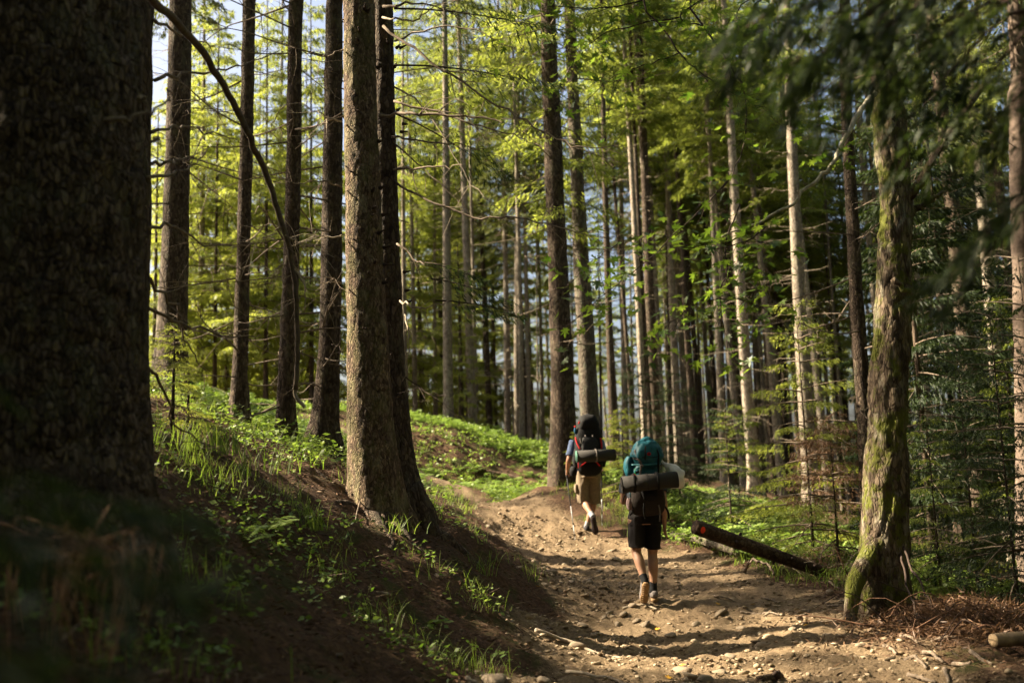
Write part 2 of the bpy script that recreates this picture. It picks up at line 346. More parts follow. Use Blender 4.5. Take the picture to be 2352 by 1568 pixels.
def twig_geo(seed, z0, z1, n, r0=.15, Lr=(.3, 1.7), sub=4, rb=.009, droop=.35, sides=3, H=20.0):
    rng = np.random.RandomState(seed); g = Geo()
    for k in range(n):
        z = rng.uniform(z0, z1); a = rng.uniform(0, 6.283); L = rng.uniform(*Lr) * (.5 + .5 * rng.rand()); dr = rng.uniform(.0, droop)
        if rng.rand() < .3: L *= .25
        r = np.array([math.cos(a), math.sin(a), 0]); tn = np.array([-r[1], r[0], 0]); t = np.linspace(0, 1, 5)[:, None]
        kink = rng.normal(size=(5, 3)) * .03 * L; kink[0] = 0
        p = np.array([0, 0, z]) + r * (r0 * .7 + L * t) + np.array([0, 0, 1]) * (L * (-dr * t + dr * .75 * t ** 2)) + tn * (rng.uniform(-.2, .2) * L * t ** 2) + kink
        b = rb * (.6 + .4 * L) * rng.uniform(.7, 1.3); g.addg(tube(p, np.linspace(b, b * .3, 5), sides, False))
        for s in range(int(sub * L)):
            q = rng.uniform(.25, 1); o = p[0] + (p[-1] - p[0]) * q; i0 = int(q * 3.99); o = p[i0] + (p[i0 + 1] - p[i0]) * (q * 4 - i0)
            d = norm(r * .6 + tn * rng.choice([-1, 1]) * rng.uniform(.4, 1) + np.array([0, 0, rng.uniform(-.7, .35)])); l = rng.uniform(.1, .45) * (.4 + .5 * L)
            pp = np.array([o, o + d * l * .5 + rng.normal(size=3) * .03 * l, o + d * l + np.array([0, 0, -.12 * l])]); g.addg(tube(pp, [b * .45, b * .32, b * .15], 3, False))
    return g
def trunk_geo(seed, Ht, r0, sides=14, seg=26, flare=.55, bend=.12, nz=.05, bottom=-.4):
    rng = np.random.RandomState(seed); z = np.concatenate([[bottom, -.1, 0, .1, .22, .4, .65], np.linspace(1, Ht, seg)]); zz = np.maximum(z, 0)
    r = r0 * (1 - .8 * (zz / Ht) ** 1.1) + r0 * flare * np.exp(-zz / .28); r[-1] = .02
    a = np.arange(sides) * 2 * np.pi / sides; ph = rng.uniform(0, 6.28, 4)
    cx = bend * np.sin(zz / Ht * 3 + ph[0]) - bend * math.sin(ph[0]); cy = bend * np.sin(zz / Ht * 2.3 + ph[1]) - bend * math.sin(ph[1])
    rt = 1 + (.22 * np.sin(a * 4 + ph[2]) + .14 * np.sin(a * 7 + ph[3]))[None] * np.exp(-zz / .3)[:, None]
    V = np.stack([np.cos(a)[None] * r[:, None] * rt + cx[:, None], np.sin(a)[None] * r[:, None] * rt + cy[:, None], np.broadcast_to(z[:, None], rt.shape)], -1)
    q = np.stack([np.cos(a)[None] * 3 + 0 * rt, np.sin(a)[None] * 3 + 0 * rt, V[..., 2] * 1.3 + seed * 7], -1); k = 1 + nz * fbm(q, seed, 2)
    V[..., 0] = cx[:, None] + (V[..., 0] - cx[:, None]) * k; V[..., 1] = cy[:, None] + (V[..., 1] - cy[:, None]) * k
    return grid_faces(V)
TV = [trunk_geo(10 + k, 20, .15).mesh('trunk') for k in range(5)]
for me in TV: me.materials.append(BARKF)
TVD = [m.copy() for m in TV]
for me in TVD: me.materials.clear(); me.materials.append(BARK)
CV, LV = [], []
for k, (hb, R, nb, de) in enumerate([(6.5, 1.9, 64, 225), (4.6, 1.7, 66, 225), (8.5, 2.1, 60, 225), (5.5, 1.6, 56, 225), (10, 2.1, 56, 225), (7.5, 2.2, 62, 225), (11, 1.9, 50, 225), (12.3, 1.8, 46, 225), (9.4, 1.8, 52, 225)]):
    g, lg = crown_geo(40 + k, 20.5, hb, R, nb, de); a = g.mesh('crown', False); a.materials.append((NEEDLE, NEEDLEO)[k in (2, 5, 7)]); b = lg.mesh('limb'); b.materials.append(DEAD); CV.append(a); LV.append(b)
DV = []
for k in range(5):
    m = twig_geo(70 + k, 1.6, 9.5, 46).mesh('dead_twigs'); m.materials.append(DEADP); DV.append(m)
DVD = [m.copy() for m in DV]
for m in DVD: m.materials.clear(); m.materials.append(DEAD)
TREES = []
def spruce(x, y, dia, Ht, rng, dark=False, crown=None, lean=(0, 0), twigs=True, name='spruce_tree', crownz=1.0):
    z = hz(x, y); t = empty(name, (x, y, z - .03), rng.uniform(0, 6.28)); k = rng.randint(5)
    R = Matrix.Rotation(lean[0], 4, 'Y') @ Matrix.Rotation(lean[1], 4, 'X'); rot = (R @ Matrix.Rotation(t.rotation_euler.z, 4, 'Z')).to_euler(); t.rotation_euler = rot
    s = dia / .3; h = Ht / 20.0
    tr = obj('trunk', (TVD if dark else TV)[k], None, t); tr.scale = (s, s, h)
    c = rng.randint(len(CV)) if crown is None else crown
    if c >= 0:
        cs = rng.uniform(.85, 1.1); co = obj('crown', CV[c], None, t); co.scale = (cs, cs, h * crownz); lo = obj('limb', LV[c], None, co)
        tag(lo, kind='stuff')
    if twigs:
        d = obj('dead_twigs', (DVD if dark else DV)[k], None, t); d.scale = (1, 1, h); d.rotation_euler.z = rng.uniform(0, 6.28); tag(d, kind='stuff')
    return t
def at_px(px, Y, py=1000): p = P(px, py, Y); return p[0], p[1]
# ------------------------------------------------------------------ the stand: trunks read off the photo (x at row 1000, width px, diameter, dark bark, crown)
rngF = np.random.RandomState(5)
stand = [ # px, width, dia, dark, crown variant
 (372,46,.41,0,2),(455,17,.26,0,1),(527,12,.24,0,3),(595,10,.24,0,0),(634,15,.26,0,1),(712,10,.25,0,3),
 (933,15,.24,0,4),(985,8,.22,0,1),(1010,10,.22,0,3),(1031,24,.33,0,7),(1046,10,.24,0,0),(1087,21,.30,0,4),(1105,8,.24,1,1),(1126,15,.26,1,2),(1164,16,.26,0,5),(1189,19,.30,0,2),
 (1207,14,.24,1,0),(1226,9,.22,0,1),(1250,8,.24,0,3),(1262,11,.26,0,2),
 (1400,9,.24,0,6),(1434,17,.28,0,6),(1450,10,.24,0,8),(1470,14,.27,1,7),(1508,27,.34,1,7),(1532,9,.23,0,6),(1556,21,.32,0,6),(1583,17,.28,0,8),(1602,13,.26,0,7),(1620,9,.24,1,8),(1641,15,.27,0,6),
 (1662,13,.26,1,6),(1682,13,.26,0,7),(1699,19,.30,1,7),(1726,29,.34,0,6),(1748,15,.27,0,8),(1774,13,.25,1,7),(1790,9,.23,0,6),(1808,13,.25,1,8),(1830,9,.24,0,6),(1854,36,.40,0,6),(1876,13,.26,1,6),(1897,13,.25,0,8),(1922,10,.24,0,7),(1942,10,.24,1,6),
 (2115,12,.25,1,1),(2150,10,.24,0,3),(2188,13,.25,0,0),(2238,46,.42,1,5),(2262,20,.30,0,3),(2298,34,.36,0,4),(2322,18,.30,1,1),(2352,30,.36,1,2)]
front = []
for px, wd, dia, dk, c in stand:
    Y = dia * FOC / wd; x, y = at_px(px, Y)
    t = spruce(x, y, dia, rngF.uniform(18, 23), rngF, bool(dk), c, (rngF.uniform(-.016, .016), rngF.uniform(-.012, .012)))
    TREES.append((px, wd, dk, Y, t))
# slim trunks farther back, between those
fill = []
for k in range(92):
    px = rngF.uniform(1390, 2380) if k < 40 else rngF.uniform(1390, 1960) if k < 76 else rngF.uniform(945, 1390); Y = 27 + 22 * rngF.rand() + (6 if k >= 76 else 0)
    for a in range(6):
        if any(abs(px - a_[0]) < 7 for a_ in TREES): px += 8.5
    x, y = at_px(px, Y); dia = rngF.uniform(.17, .28); t = spruce(x, y, dia, rngF.uniform(18, 22), rngF, rngF.rand() < .3, (6, 7, 8)[rngF.randint(3)], (rngF.normal(0, .018), rngF.normal(0, .015)), twigs=True)
    cs = rngF.uniform(.42, .7); t.children[1].scale.x *= cs; t.children[1].scale.y *= cs
    TREES.append((px, dia * FOC / Y, 0, 38 + Y * .01, t))
for k in range(56):                                   # slim poles filling the depth of the stand
    px = rngF.uniform(1390, 1960) if k < 34 else rngF.uniform(2090, 2350) if k < 42 else rngF.uniform(950, 1250); Y = rngF.uniform(33, 54)
    for a in range(8):
        if any(abs(px - a_[0]) < 5 for a_ in TREES): px += 6.5
    x, y = at_px(px, Y); dia = rngF.uniform(.15, .24); t = spruce(x, y, dia, rngF.uniform(17, 21), rngF, rngF.rand() < .25, (6, 7)[rngF.randint(2)], (rngF.normal(0, .014), 0), twigs=k % 2 == 0)
    cs = rngF.uniform(.3, .45); t.children[1].scale.x *= cs; t.children[1].scale.y *= cs
    TREES.append((px, dia * FOC / Y, 0, 38 + Y * .01, t))
# ------------------------------------------------------------------ front trees, traced by centre line and width
def rootobj(o):
    while o.parent is not None: o = o.parent
    return o
def wobj(name, geo, mat, parent, smooth=True):
    l = np.array(rootobj(parent).location); geo.V = [v - l for v in geo.V]; return geo.obj(name, mat, parent, smooth)
def px_trunk(name, pts, Y, mat, sides=36, seg=110, amp=.012, fr=(9, 9, 5), top=19, depth=.5, crown=None, crown_scale=1.0, seed=1, ridge=False, cap_r=.03, cmat=None, flare_noise=.0):
    c = np.array([P(a, b, Y) for a, b, _ in pts]); r = np.array([pxw(w_, Y) / 2 for _, _, w_ in pts])
    o = np.argsort(c[:, 2]); c, r = c[o], r[o]
    zb = hz(c[0][0], c[0][1]); low = np.array([[c[0][0], c[0][1], min(zb, c[0][2]) - depth]]); d = norm(c[-1] - c[max(-4, -len(c))]); d = d / d[2]
    up = np.array([c[-1] + d * h for h in np.linspace(.15, 1, 5) * (top - c[-1][2])]); ru = np.linspace(r[-1] * .97, cap_r, 5)
    c = np.vstack([low, c, up]); r = np.concatenate([[r[0] * 1.05], r, ru])
    zz = c[:, 2]; vis = c[len(pts)][2]; z = np.concatenate([np.linspace(zz[0], vis, seg), np.linspace(vis + .2, zz[-1], 14)])
    pc = np.stack([np.interp(z, zz, c[:, 0]), np.interp(z, zz, c[:, 1]), z], -1); rr = np.interp(z, zz, r)
    ker = np.ones(7) / 7
    for a in (0, 1): pc[:, a] = np.convolve(np.pad(pc[:, a], 3, 'edge'), ker, 'valid')
    rr = np.convolve(np.pad(rr, 3, 'edge'), ker, 'valid')
    a = np.arange(sides) * 2 * np.pi / sides; ca, sa = np.cos(a), np.sin(a)
    q = np.stack([ca[None] * rr[:, None] + 0 * z[:, None], sa[None] * rr[:, None] + 0 * z[:, None], z[:, None] + 0 * ca[None]], -1) + seed * 3.7
    dsp = amp * fbm(q * np.array(fr), seed, 3) + amp * 1.2 * fbm(q * 2.1, seed + 5, 2)
    if ridge: dsp = dsp + amp * 1.3 * (np.minimum(np.abs(vn(q * np.array((15, 15, 5)), seed + 9)) * 3, 1) - .6) + amp * .7 * (np.minimum(np.abs(vn(q * np.array((34, 34, 20)), seed + 8)) * 3, 1) - .6)
    near = np.exp(-np.maximum(0, z - zb) / .35); lob = (.16 * np.sin(a * 3 + seed) + .1 * np.sin(a * 5 + seed * 2))[None] * near[:, None] * flare_noise
    R_ = rr[:, None] * (1 + lob) + dsp * np.minimum(1, rr[:, None] / .1)
    V = np.stack([pc[:, 0, None] + ca[None] * R_, pc[:, 1, None] + sa[None] * R_, z[:, None] + 0 * R_], -1)
    t = empty(name, (c[1][0], c[1][1], zb)); wobj('trunk', grid_faces(V), mat, t)
    if crown is not None:
        co = obj('crown', CV[crown], None, t); co.scale = (crown_scale,) * 2 + (crown_scale * 1.0,); lean = c[-1] - c[1]; co.location = (lean[0] * .5, lean[1] * .5, 0)
        tag(obj('limb', LV[crown], None, co), kind='stuff')
    t['_y'] = Y; return t
def branch(parent, pts, r0, r1=.003, mat=None, sub=0, seed=0, name='branch', sides=6, jit=.012, sublen=(.15, .5), submat=None, n=None):
    rng = np.random.RandomState(seed + len(pts) * 7); c = np.array([P(*q) if abs(q[0]) > 60 or abs(q[1]) > 60 else q[:3] for q in pts]); n = n or max(8, len(pts) * 4)
    c = smoothpts(c, n); j = rng.normal(size=c.shape) * jit; j[0] = 0; c = c + j; g = tube(c, np.linspace(r0, r1, n), sides)
    for k in range(sub):
        i = rng.randint(int(n * .25), n - 1); d = norm(c[i + 1 if i + 1 < n else i] - c[i - 1]); v = norm(d * rng.uniform(.2, .9) + rng.normal(size=3) * np.array([.6, .6, .6]) + np.array([0, 0, -.25])); l = rng.uniform(*sublen)
        q = smoothpts(np.array([c[i], c[i] + v * l * .5 + rng.normal(size=3) * .04 * l, c[i] + v * l + np.array([0, 0, rng.uniform(-.25, .15) * l])]), 5); rb = r0 + (r1 - r0) * i / n
        g.addg(tube(q, np.linspace(max(.0028, rb * .5), .0016, 5), 4, False))
        for s in range(rng.randint(0, 4)):
            k2 = rng.randint(1, 4); v2 = norm(v + rng.normal(size=3) * .7); g.addg(tube(np.array([q[k2], q[k2] + v2 * l * .3]), [.002, .0012], 3, False))
    return wobj(name, g, mat or DEAD, parent)
def rough_branches(parent, x, y, z0, z1, n, r0, L, seed, mat, lean=0.0, zb=0, a0=0, a1=6.283, droop=.25, sub=5):
    """scatter of single dead branches round a trunk, each a part of its own"""
    rng = np.random.RandomState(seed)
    for k in range(n):
        z = rng.uniform(z0, z1); a = rng.uniform(a0, a1); l = rng.uniform(*L); d = np.array([math.cos(a), math.sin(a), 0]); o = np.array([x + lean * (z - zb), y, z]) + d * r0 * .6
        dr = rng.uniform(-.1, droop); pts = [tuple(o), tuple(o + d * l * .35 + [0, 0, -dr * l * .5]), tuple(o + d * l * .7 + [0, 0, -dr * l * .75] + rng.normal(size=3) * .05), tuple(o + d * l + [0, 0, -dr * l * .6] + rng.normal(size=3) * .08)]
        c = smoothpts(np.array(pts), 8); rb = rng.uniform(.008, .014) * (.6 + .3 * l); g = tube(c, np.linspace(rb, .003, 8), 5)
        for s in range(rng.randint(1, sub + 1)):
            i = rng.randint(2, 7); v = norm(d * .6 + rng.normal(size=3) * .6); ll = rng.uniform(.1, .4) * l; g.addg(tube(smoothpts(np.array([c[i], c[i] + v * ll * .5 + rng.normal(size=3) * .03, c[i] + v * ll - [0, 0, .1 * ll]]), 4), np.linspace(rb * .45, .0015, 4), 4, False))
        wobj('branch', g, mat, parent)
# big dark spruce close on the bank
bigt = px_trunk('spruce_tree', [(128,0,392),(126,300,394),(122,600,398),(118,850,402),(118,1000,412),(118,1120,440),(118,1220,490),(118,1330,560)], 4.2, BARKN, 200, 330, .012, (9, 9, 6), 20, .6, 4, 1.0, 3, True, flare_noise=.7)
tag(bigt, 'huge dark flaky-barked spruce trunk filling one side of the view', 'tree')
slimt = px_trunk('spruce_tree', [(290,0,128),(286,300,126),(280,600,122),(276,850,124),(274,1050,150)], 5.7, BARK, 40, 100, .008, (10, 10, 5), 19, .5, 0, .9, 4)
tag(slimt, 'dark spruce trunk half hidden behind the huge flaky-barked spruce', 'tree')
for k, pts in enumerate([[(355,185,5.7),(440,165,6.2),(540,155,6.8),(640,120,7.3)],[(345,305,5.7),(400,290,6.2),(470,300,6.8),(560,330,7.4)],[(352,45,5.7),(420,80,6.3),(500,110,6.9)],
    [(338,408,5.6),(400,398,5.9),(440,380,6.1),(480,345,6.3)],[(340,525,5.7),(395,520,6.0),(470,560,6.5),(560,570,7)],[(335,640,5.7),(390,690,6.1),(430,790,6.6),(470,850,7)],[(332,705,5.7),(420,740,6.3),(520,770,6.9),(600,775,7.4)],
    [(338,375,5.7),(385,372,5.9),(430,362,6.2),(455,352,6.3)],[(334,820,5.7),(375,900,6.1),(420,985,6.5),(520,1045,7)]]):
    branch(slimt, pts, .012, .003, DEAD, 4, 20 + k)
branch(bigt, [(240,278,3.84),(300,272,3.9),(345,262,4.0),(385,235,4.2),(392,212,4.3)], .011, .003, DEAD, 0, 5)
for (a, b, c_, d) in ((318,225,345,232),(348,325,378,322)): branch(bigt, [(a, b, 3.95), ((a + c_) / 2, (b + d) / 2, 4.0), (c_, d, 4.05)], .007, .004, DEADP, 0, 9, 'branch_stub')
# bent dead stem hanging between the trunks
hang = empty('dead_branch', tuple(P(680, 935, 7.4)))
hp = [(300,-60,4.6),(350,0,5.2),(450,100,6.1),(520,210,6.6),(580,330,6.9),(620,425,7.1),(650,520,7.2),(672,610,7.3),(680,690,7.35),(683,800,7.4),(678,895,7.4)]
branch(hang, hp, .026, .018, plain('bent_branch_bark', (.10, .075, .055), .45, 20), 0, 1, 'stem', 10, .004, n=60)
branch(hang, [(678,890,7.4),(680,912,7.4),(700,935,7.4)], .018, .012, DEADP, 0, 1, 'broken_tip', 8, .001)
branch(hang, [(672,610,7.3),(700,660,7.3),(698,720,7.35)], .008, .003, DEADP, 0, 1, 'side_shoot', 6, .004)
for k, pts in enumerate([[(648,520,7.2),(610,545,7.2),(575,560,7.1)],[(655,540,7.2),(690,560,7.3),(720,545,7.3)],[(665,590,7.3),(640,615,7.2),(610,620,7.2)],[(668,600,7.3),(700,640,7.4),(690,690,7.4)]]): branch(hang, pts, .007, .002, DEADP, 9, 30 + k, 'side_shoot', sublen=(.1, .35))
tag(hang, 'long bent dead branch dangling in an arc, pale and broken at its tip', 'branch')
# trunks on the bank, left of the twin spruces
def bank_tree(pts, Y, label, seed, crown, mat=BARK, nb=12, z=(2.6, 8), L=(.5, 1.8), top=19):
    t = px_trunk('spruce_tree', pts, Y, mat, 28, 90, .007, (10, 10, 5), top, .5, crown, .95, seed, flare_noise=1)
    tag(t, label, 'tree'); c = P(pts[-1][0], pts[-1][1], Y); c0 = P(pts[0][0], pts[0][1], Y); lean = (c0[0] - c[0]) / (c0[2] - c[2])
    rough_branches(t, c[0], Y, z[0], z[1], nb, pxw(pts[0][2], Y) / 2, L, seed + 60, DEAD, lean, c[2]); return t
bank_tree([(415,0,52),(407,400,58),(396,784,66),(398,860,78),(400,905,96)], 15, 'stout brown spruce on the bank just right of the huge trunk', 11, 8, nb=24, L=(.6, 2.4))
bank_tree([(572,0,30),(566,350,31),(553,784,34),(550,900,38),(549,962,52)], 14, 'straight dark slender spruce behind the hanging bent branch', 12, 6, nb=24, L=(.6, 2.4))
bank_tree([(679,0,35),(674,400,36),(663,784,40),(656,940,44),(652,1015,58)], 12.5, 'slender spruce the bent dead branch dangles against', 13, 7, nb=26, L=(.6, 2.4))
t4 = bank_tree([(768,0,42),(764,400,46),(758,784,50),(748,940,58),(738,1000,76),(732,1042,116)], 13, 'dark spruce with flared root foot directly left of the twin trunks', 14, 7, nb=22, L=(.6, 2.4))
# the twin spruces
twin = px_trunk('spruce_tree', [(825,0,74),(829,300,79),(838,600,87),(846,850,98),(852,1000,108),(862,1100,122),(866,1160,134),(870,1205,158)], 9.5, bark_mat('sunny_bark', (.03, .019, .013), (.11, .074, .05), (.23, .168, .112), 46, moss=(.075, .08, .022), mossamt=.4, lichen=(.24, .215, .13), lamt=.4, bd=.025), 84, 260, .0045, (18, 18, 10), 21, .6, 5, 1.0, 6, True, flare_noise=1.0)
tag(twin, 'thick sunlit spruce, front one of the touching twin trunks, mossy root foot', 'tree')
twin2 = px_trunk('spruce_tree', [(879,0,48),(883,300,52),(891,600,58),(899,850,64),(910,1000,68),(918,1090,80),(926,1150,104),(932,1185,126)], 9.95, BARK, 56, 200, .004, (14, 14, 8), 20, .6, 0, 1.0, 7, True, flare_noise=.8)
tag(twin2, 'shaded reddish spruce, rear one of the touching twin trunks', 'tree')
for k, (pts, r, sub, mt) in enumerate([
  ([(872,265,9.4),(960,262,9.1),(1060,268,8.9),(1140,275,8.7),(1185,268,8.6)], .017, 7, DEAD),
  ([(905,232,9.8),(1000,258,9.6),(1090,288,9.4),(1180,312,9.2),(1240,335,9.0)], .013, 8, DEAD),
  ([(880,60,9.8),(960,120,9.6),(1060,190,9.4),(1180,262,9.2),(1260,312,9.0),(1340,335,8.8),(1430,332,8.7)], .016, 18, DEAD),
  ([(905,390,9.5),(960,386,9.2),(1020,383,9.0),(1068,380,8.8)], .015, 3, DEAD),
  ([(905,415,9.9),(990,462,9.7),(1090,497,9.5),(1180,502,9.3),(1290,524,9.1),(1400,545,8.9)], .014, 14, DEAD),
  ([(900,315,9.6),(1000,327,9.3),(1120,342,9.1)], .012, 6, DEAD),
  ([(880,15,9.7),(960,8,9.4),(1045,25,9.2)], .016, 4, DEAD),
  ([(878,40,9.7),(950,48,9.4),(1000,15,9.2),(1080,-5,9.0)], .011, 5, DEADP),
  ([(912,560,9.8),(965,600,9.6),(1020,618,9.4)], .012, 3, DEAD),
  ([(918,690,9.8),(955,706,9.5),(1000,702,9.3),(1035,690,9.2)], .011, 4, DEADP),
  ([(928,720,9.8),(938,760,9.6),(936,820,9.6),(929,872,9.6)], .008, 2, DEADP),
  ([(905,200,9.9),(985,260,9.7),(1080,420,9.5),(1160,490,9.3)], .010, 10, DEADP),
  ([(905,330,9.9),(1000,410,9.7),(1110,520,9.5)], .010, 8, DEAD),
  ([(930,865,9.9),(980,900,9.7),(1020,905,9.6)], .007, 5, TWIG),
  ([(906,95,9.9),(1010,60,9.6),(1110,75,9.4),(1190,120,9.2)], .011, 10, DEADP)]):
    branch(twin if k not in (1, 4, 8, 11, 12, 13) else twin2, pts, r, .003, mt, sub, 40 + k, sublen=(.15, .6))
for k, pts in enumerate([[(788,115,9.4),(745,130,9.2),(700,118,9.0),(640,95,8.8)],[(786,280,9.4),(735,262,9.2),(690,235,9.1)],[(786,430,9.4),(740,415,9.2),(690,420,9.1),(640,408,9.0)],[(785,540,9.4),(745,545,9.3),(700,530,9.2)],[(783,650,9.4),(760,640,9.3)]]): branch(twin, pts, .009, .002, DEADP if k % 2 else DEAD, 8, 80 + k, sublen=(.12, .4))
for k, (pts, r) in enumerate([([(935,1120,9.9),(985,1180,9.9),(1030,1225,10.0),(1090,1262,10.1),(1150,1305,10.2)], .10),([(880,1190,9.3),(940,1240,9.2),(1010,1290,9.2),(1080,1330,9.3)], .10),([(850,1190,9.2),(870,1250,8.9),(900,1320,8.6),(890,1370,8.3)], .07),([(815,1180,9.3),(780,1200,9.0),(745,1230,8.7)], .06),([(905,1210,9.2),(960,1310,8.9),(985,1400,8.4)], .055),([(790,1150,9.6),(740,1165,9.6),(700,1150,9.8)], .05)]):
    c = np.array([P(*q) for q in pts]); c2 = c.copy()
    for i in range(1, len(c)): c2[i][2] = hz(c[i][0], c[i][1]) - r * (.3 + .55 * i / len(c))
    c2 = smoothpts(c2, 22); g = tube(c2, np.linspace(r * 1.3, r * .3, 22), 12); g.V[0] = g.V[0] + .02 * fbm(g.V[0] * 9, 3, 2)[:, None] * np.array([.3, .3, 1.]); wobj('root', g, BARK, twin)
# pair of dark trunks beside the front hiker
dk1 = bank_tree([(1258,0,36),(1262,150,40),(1280,570,46),(1291,850,52),(1294,1000,60),(1296,1085,82)], 18, 'dark spruce, thicker of the two beside the hiker with the black pack', 15, 1, nb=26, z=(4, 11), L=(.6, 2.2))
dk2 = bank_tree([(1308,0,25),(1313,150,28),(1333,570,36),(1350,850,42),(1356,1000,46),(1362,1088,62)], 18.6, 'greyer spruce rising right behind the black pack', 16, 3, bark_mat('grey_bark', (.07, .055, .042), (.155, .125, .095), (.25, .21, .165), 30, lichen=(.2, .22, .15), lamt=.6), nb=24, z=(4, 11), L=(.6, 2))
near = bank_tree([(1938,0,22),(1943,250,26),(1955,450,29),(1968,700,32),(1985,950,35),(1996,1120,38),(2002,1240,46)], 12.2, 'thin dark spruce close behind the mossy maple, bristling with dead branches', 17, 4, nb=26, z=(1.3, 7), L=(.8, 2.0))
edge = bank_tree([(2335,200,40),(2345,500,44),(2358,900,50),(2365,1250,58)], 13.5, 'pinkish spruce trunk lit at the far right margin', 18, 2, plain('pink_bark', (.11, .08, .062), .4, 18), nb=10, z=(2, 8))
# green bough low on the twin trunk
def bough_obj(parent, pts, L, seed, mat, name='bough', dens=420, hang=1.0, sl=(.035, .07), sw=(.004, .007), az=None, s0=-.1, lat=.35, drop=.28):
    rng = np.random.RandomState(seed); o = np.array([np.array(p[:3]) if isinstance(p, np.ndarray) else P(*p) for p in pts]); n = len(o)
    az = rng.uniform(0, 6.28, n) if az is None else np.asarray(az, float) + 0 * o[:, 0]; Ls = np.full(n, L) * rng.uniform(.8, 1.15, n); ss = np.full(n, s0) + rng.uniform(-.1, .1, n)
    (V, F), ax = bough_set(rng, o, az, Ls, ss, dens, hang, sl, sw, lat, drop); b = tag(wobj(name, Geo().add(V, F), mat, parent, False), kind='stuff'); lg = Geo(); limbs(lg, ax, n, Ls, .008, 6, 4); wobj('limb', lg, TWIG, b); return b
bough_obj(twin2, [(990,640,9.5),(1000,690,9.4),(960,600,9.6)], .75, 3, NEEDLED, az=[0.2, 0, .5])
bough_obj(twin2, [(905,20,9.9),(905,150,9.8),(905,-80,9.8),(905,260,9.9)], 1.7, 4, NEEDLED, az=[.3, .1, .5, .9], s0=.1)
# ------------------------------------------------------------------ mossy maple
maple = px_trunk('maple_tree', [(2011,0,46),(2028,150,58),(2044,300,66),(2058,450,76),(2057,600,75),(2049,750,78),(2040,900,84),(2036,1050,92),(2032,1180,100),(2026,1280,106),(2020,1350,114),(2018,1400,124)], 9.6, BARKM, 72, 240, .014, (9, 9, 5), 11, .6, None, 1, 9, True, flare_noise=1.0)
tag(maple, 'mossy maple with lichen-spotted trunk and bulging root at the path edge', 'tree')
c = smoothpts(np.array([P(2035,1190,9.6), P(2000,1270,9.45), P(1968,1328,9.3), P(1958,1368,9.24), P(1950,1420,9.2) - np.array([0, 0, .05])]), 20); g = tube(c, np.linspace(.105, .06, 20), 14); g.V[0] = g.V[0] + .018 * fbm(g.V[0] * 8, 5, 2)[:, None]; wobj('root', g, BARKM, maple)
for k, (pts, r, r1, m_) in enumerate([
  ([(2078,470,9.6),(2100,440,9.5),(2125,395,9.4),(2165,335,9.3),(2200,285,9.2),(2260,200,9.1)], .055, .018, BARKM),
  ([(2080,500,9.6),(2110,478,9.6),(2140,460,9.5),(2172,436,9.5)], .045, .016, BARKM),
  ([(2010,215,9.4),(1976,256,9.1),(1945,310,8.9),(1915,370,8.8),(1870,425,8.7),(1800,478,8.6),(1735,515,8.5),(1660,548,8.4)], .03, .006, plain('lichen_branch', (.30, .27, .2), .45, 22)),
  ([(2050,640,9.3),(2110,690,9.3)], .03, .02, BARKM)]):
    branch(maple, pts, r, r1, m_, 3 if k == 2 else 0, 100 + k, sides=10)
def maple_leaf_mesh():
    pts = [(0,-.05),(.06,.0),(.25,-.1),(.15,.07),(.46,.14),(.38,.22),(.16,.22),(.4,.5),(.25,.47),(.09,.33),(.12,.55),(0,.8),(-.12,.55),(-.09,.33),(-.25,.47),(-.4,.5),(-.16,.22),(-.38,.22),(-.46,.14),(-.15,.07),(-.25,-.1),(-.06,.0)]
    V = [(x, y, .10 * abs(x) - .06 * y * y) for x, y in pts] + [(0, .2, -.03)]; n = len(pts); F = [(i, (i + 1) % n, n) for i in range(n)]
    V2 = [(0, -.05, 0), (.008, -.05, 0), (.012, -.38, .05), (-.004, -.38, .05)]
    return V, F
LV_, LF_ = maple_leaf_mesh(); LEAFM = [mk_mesh('leaf', LV_, [np.array(LF_)])]; LEAFM[0].materials.append(LEAF)
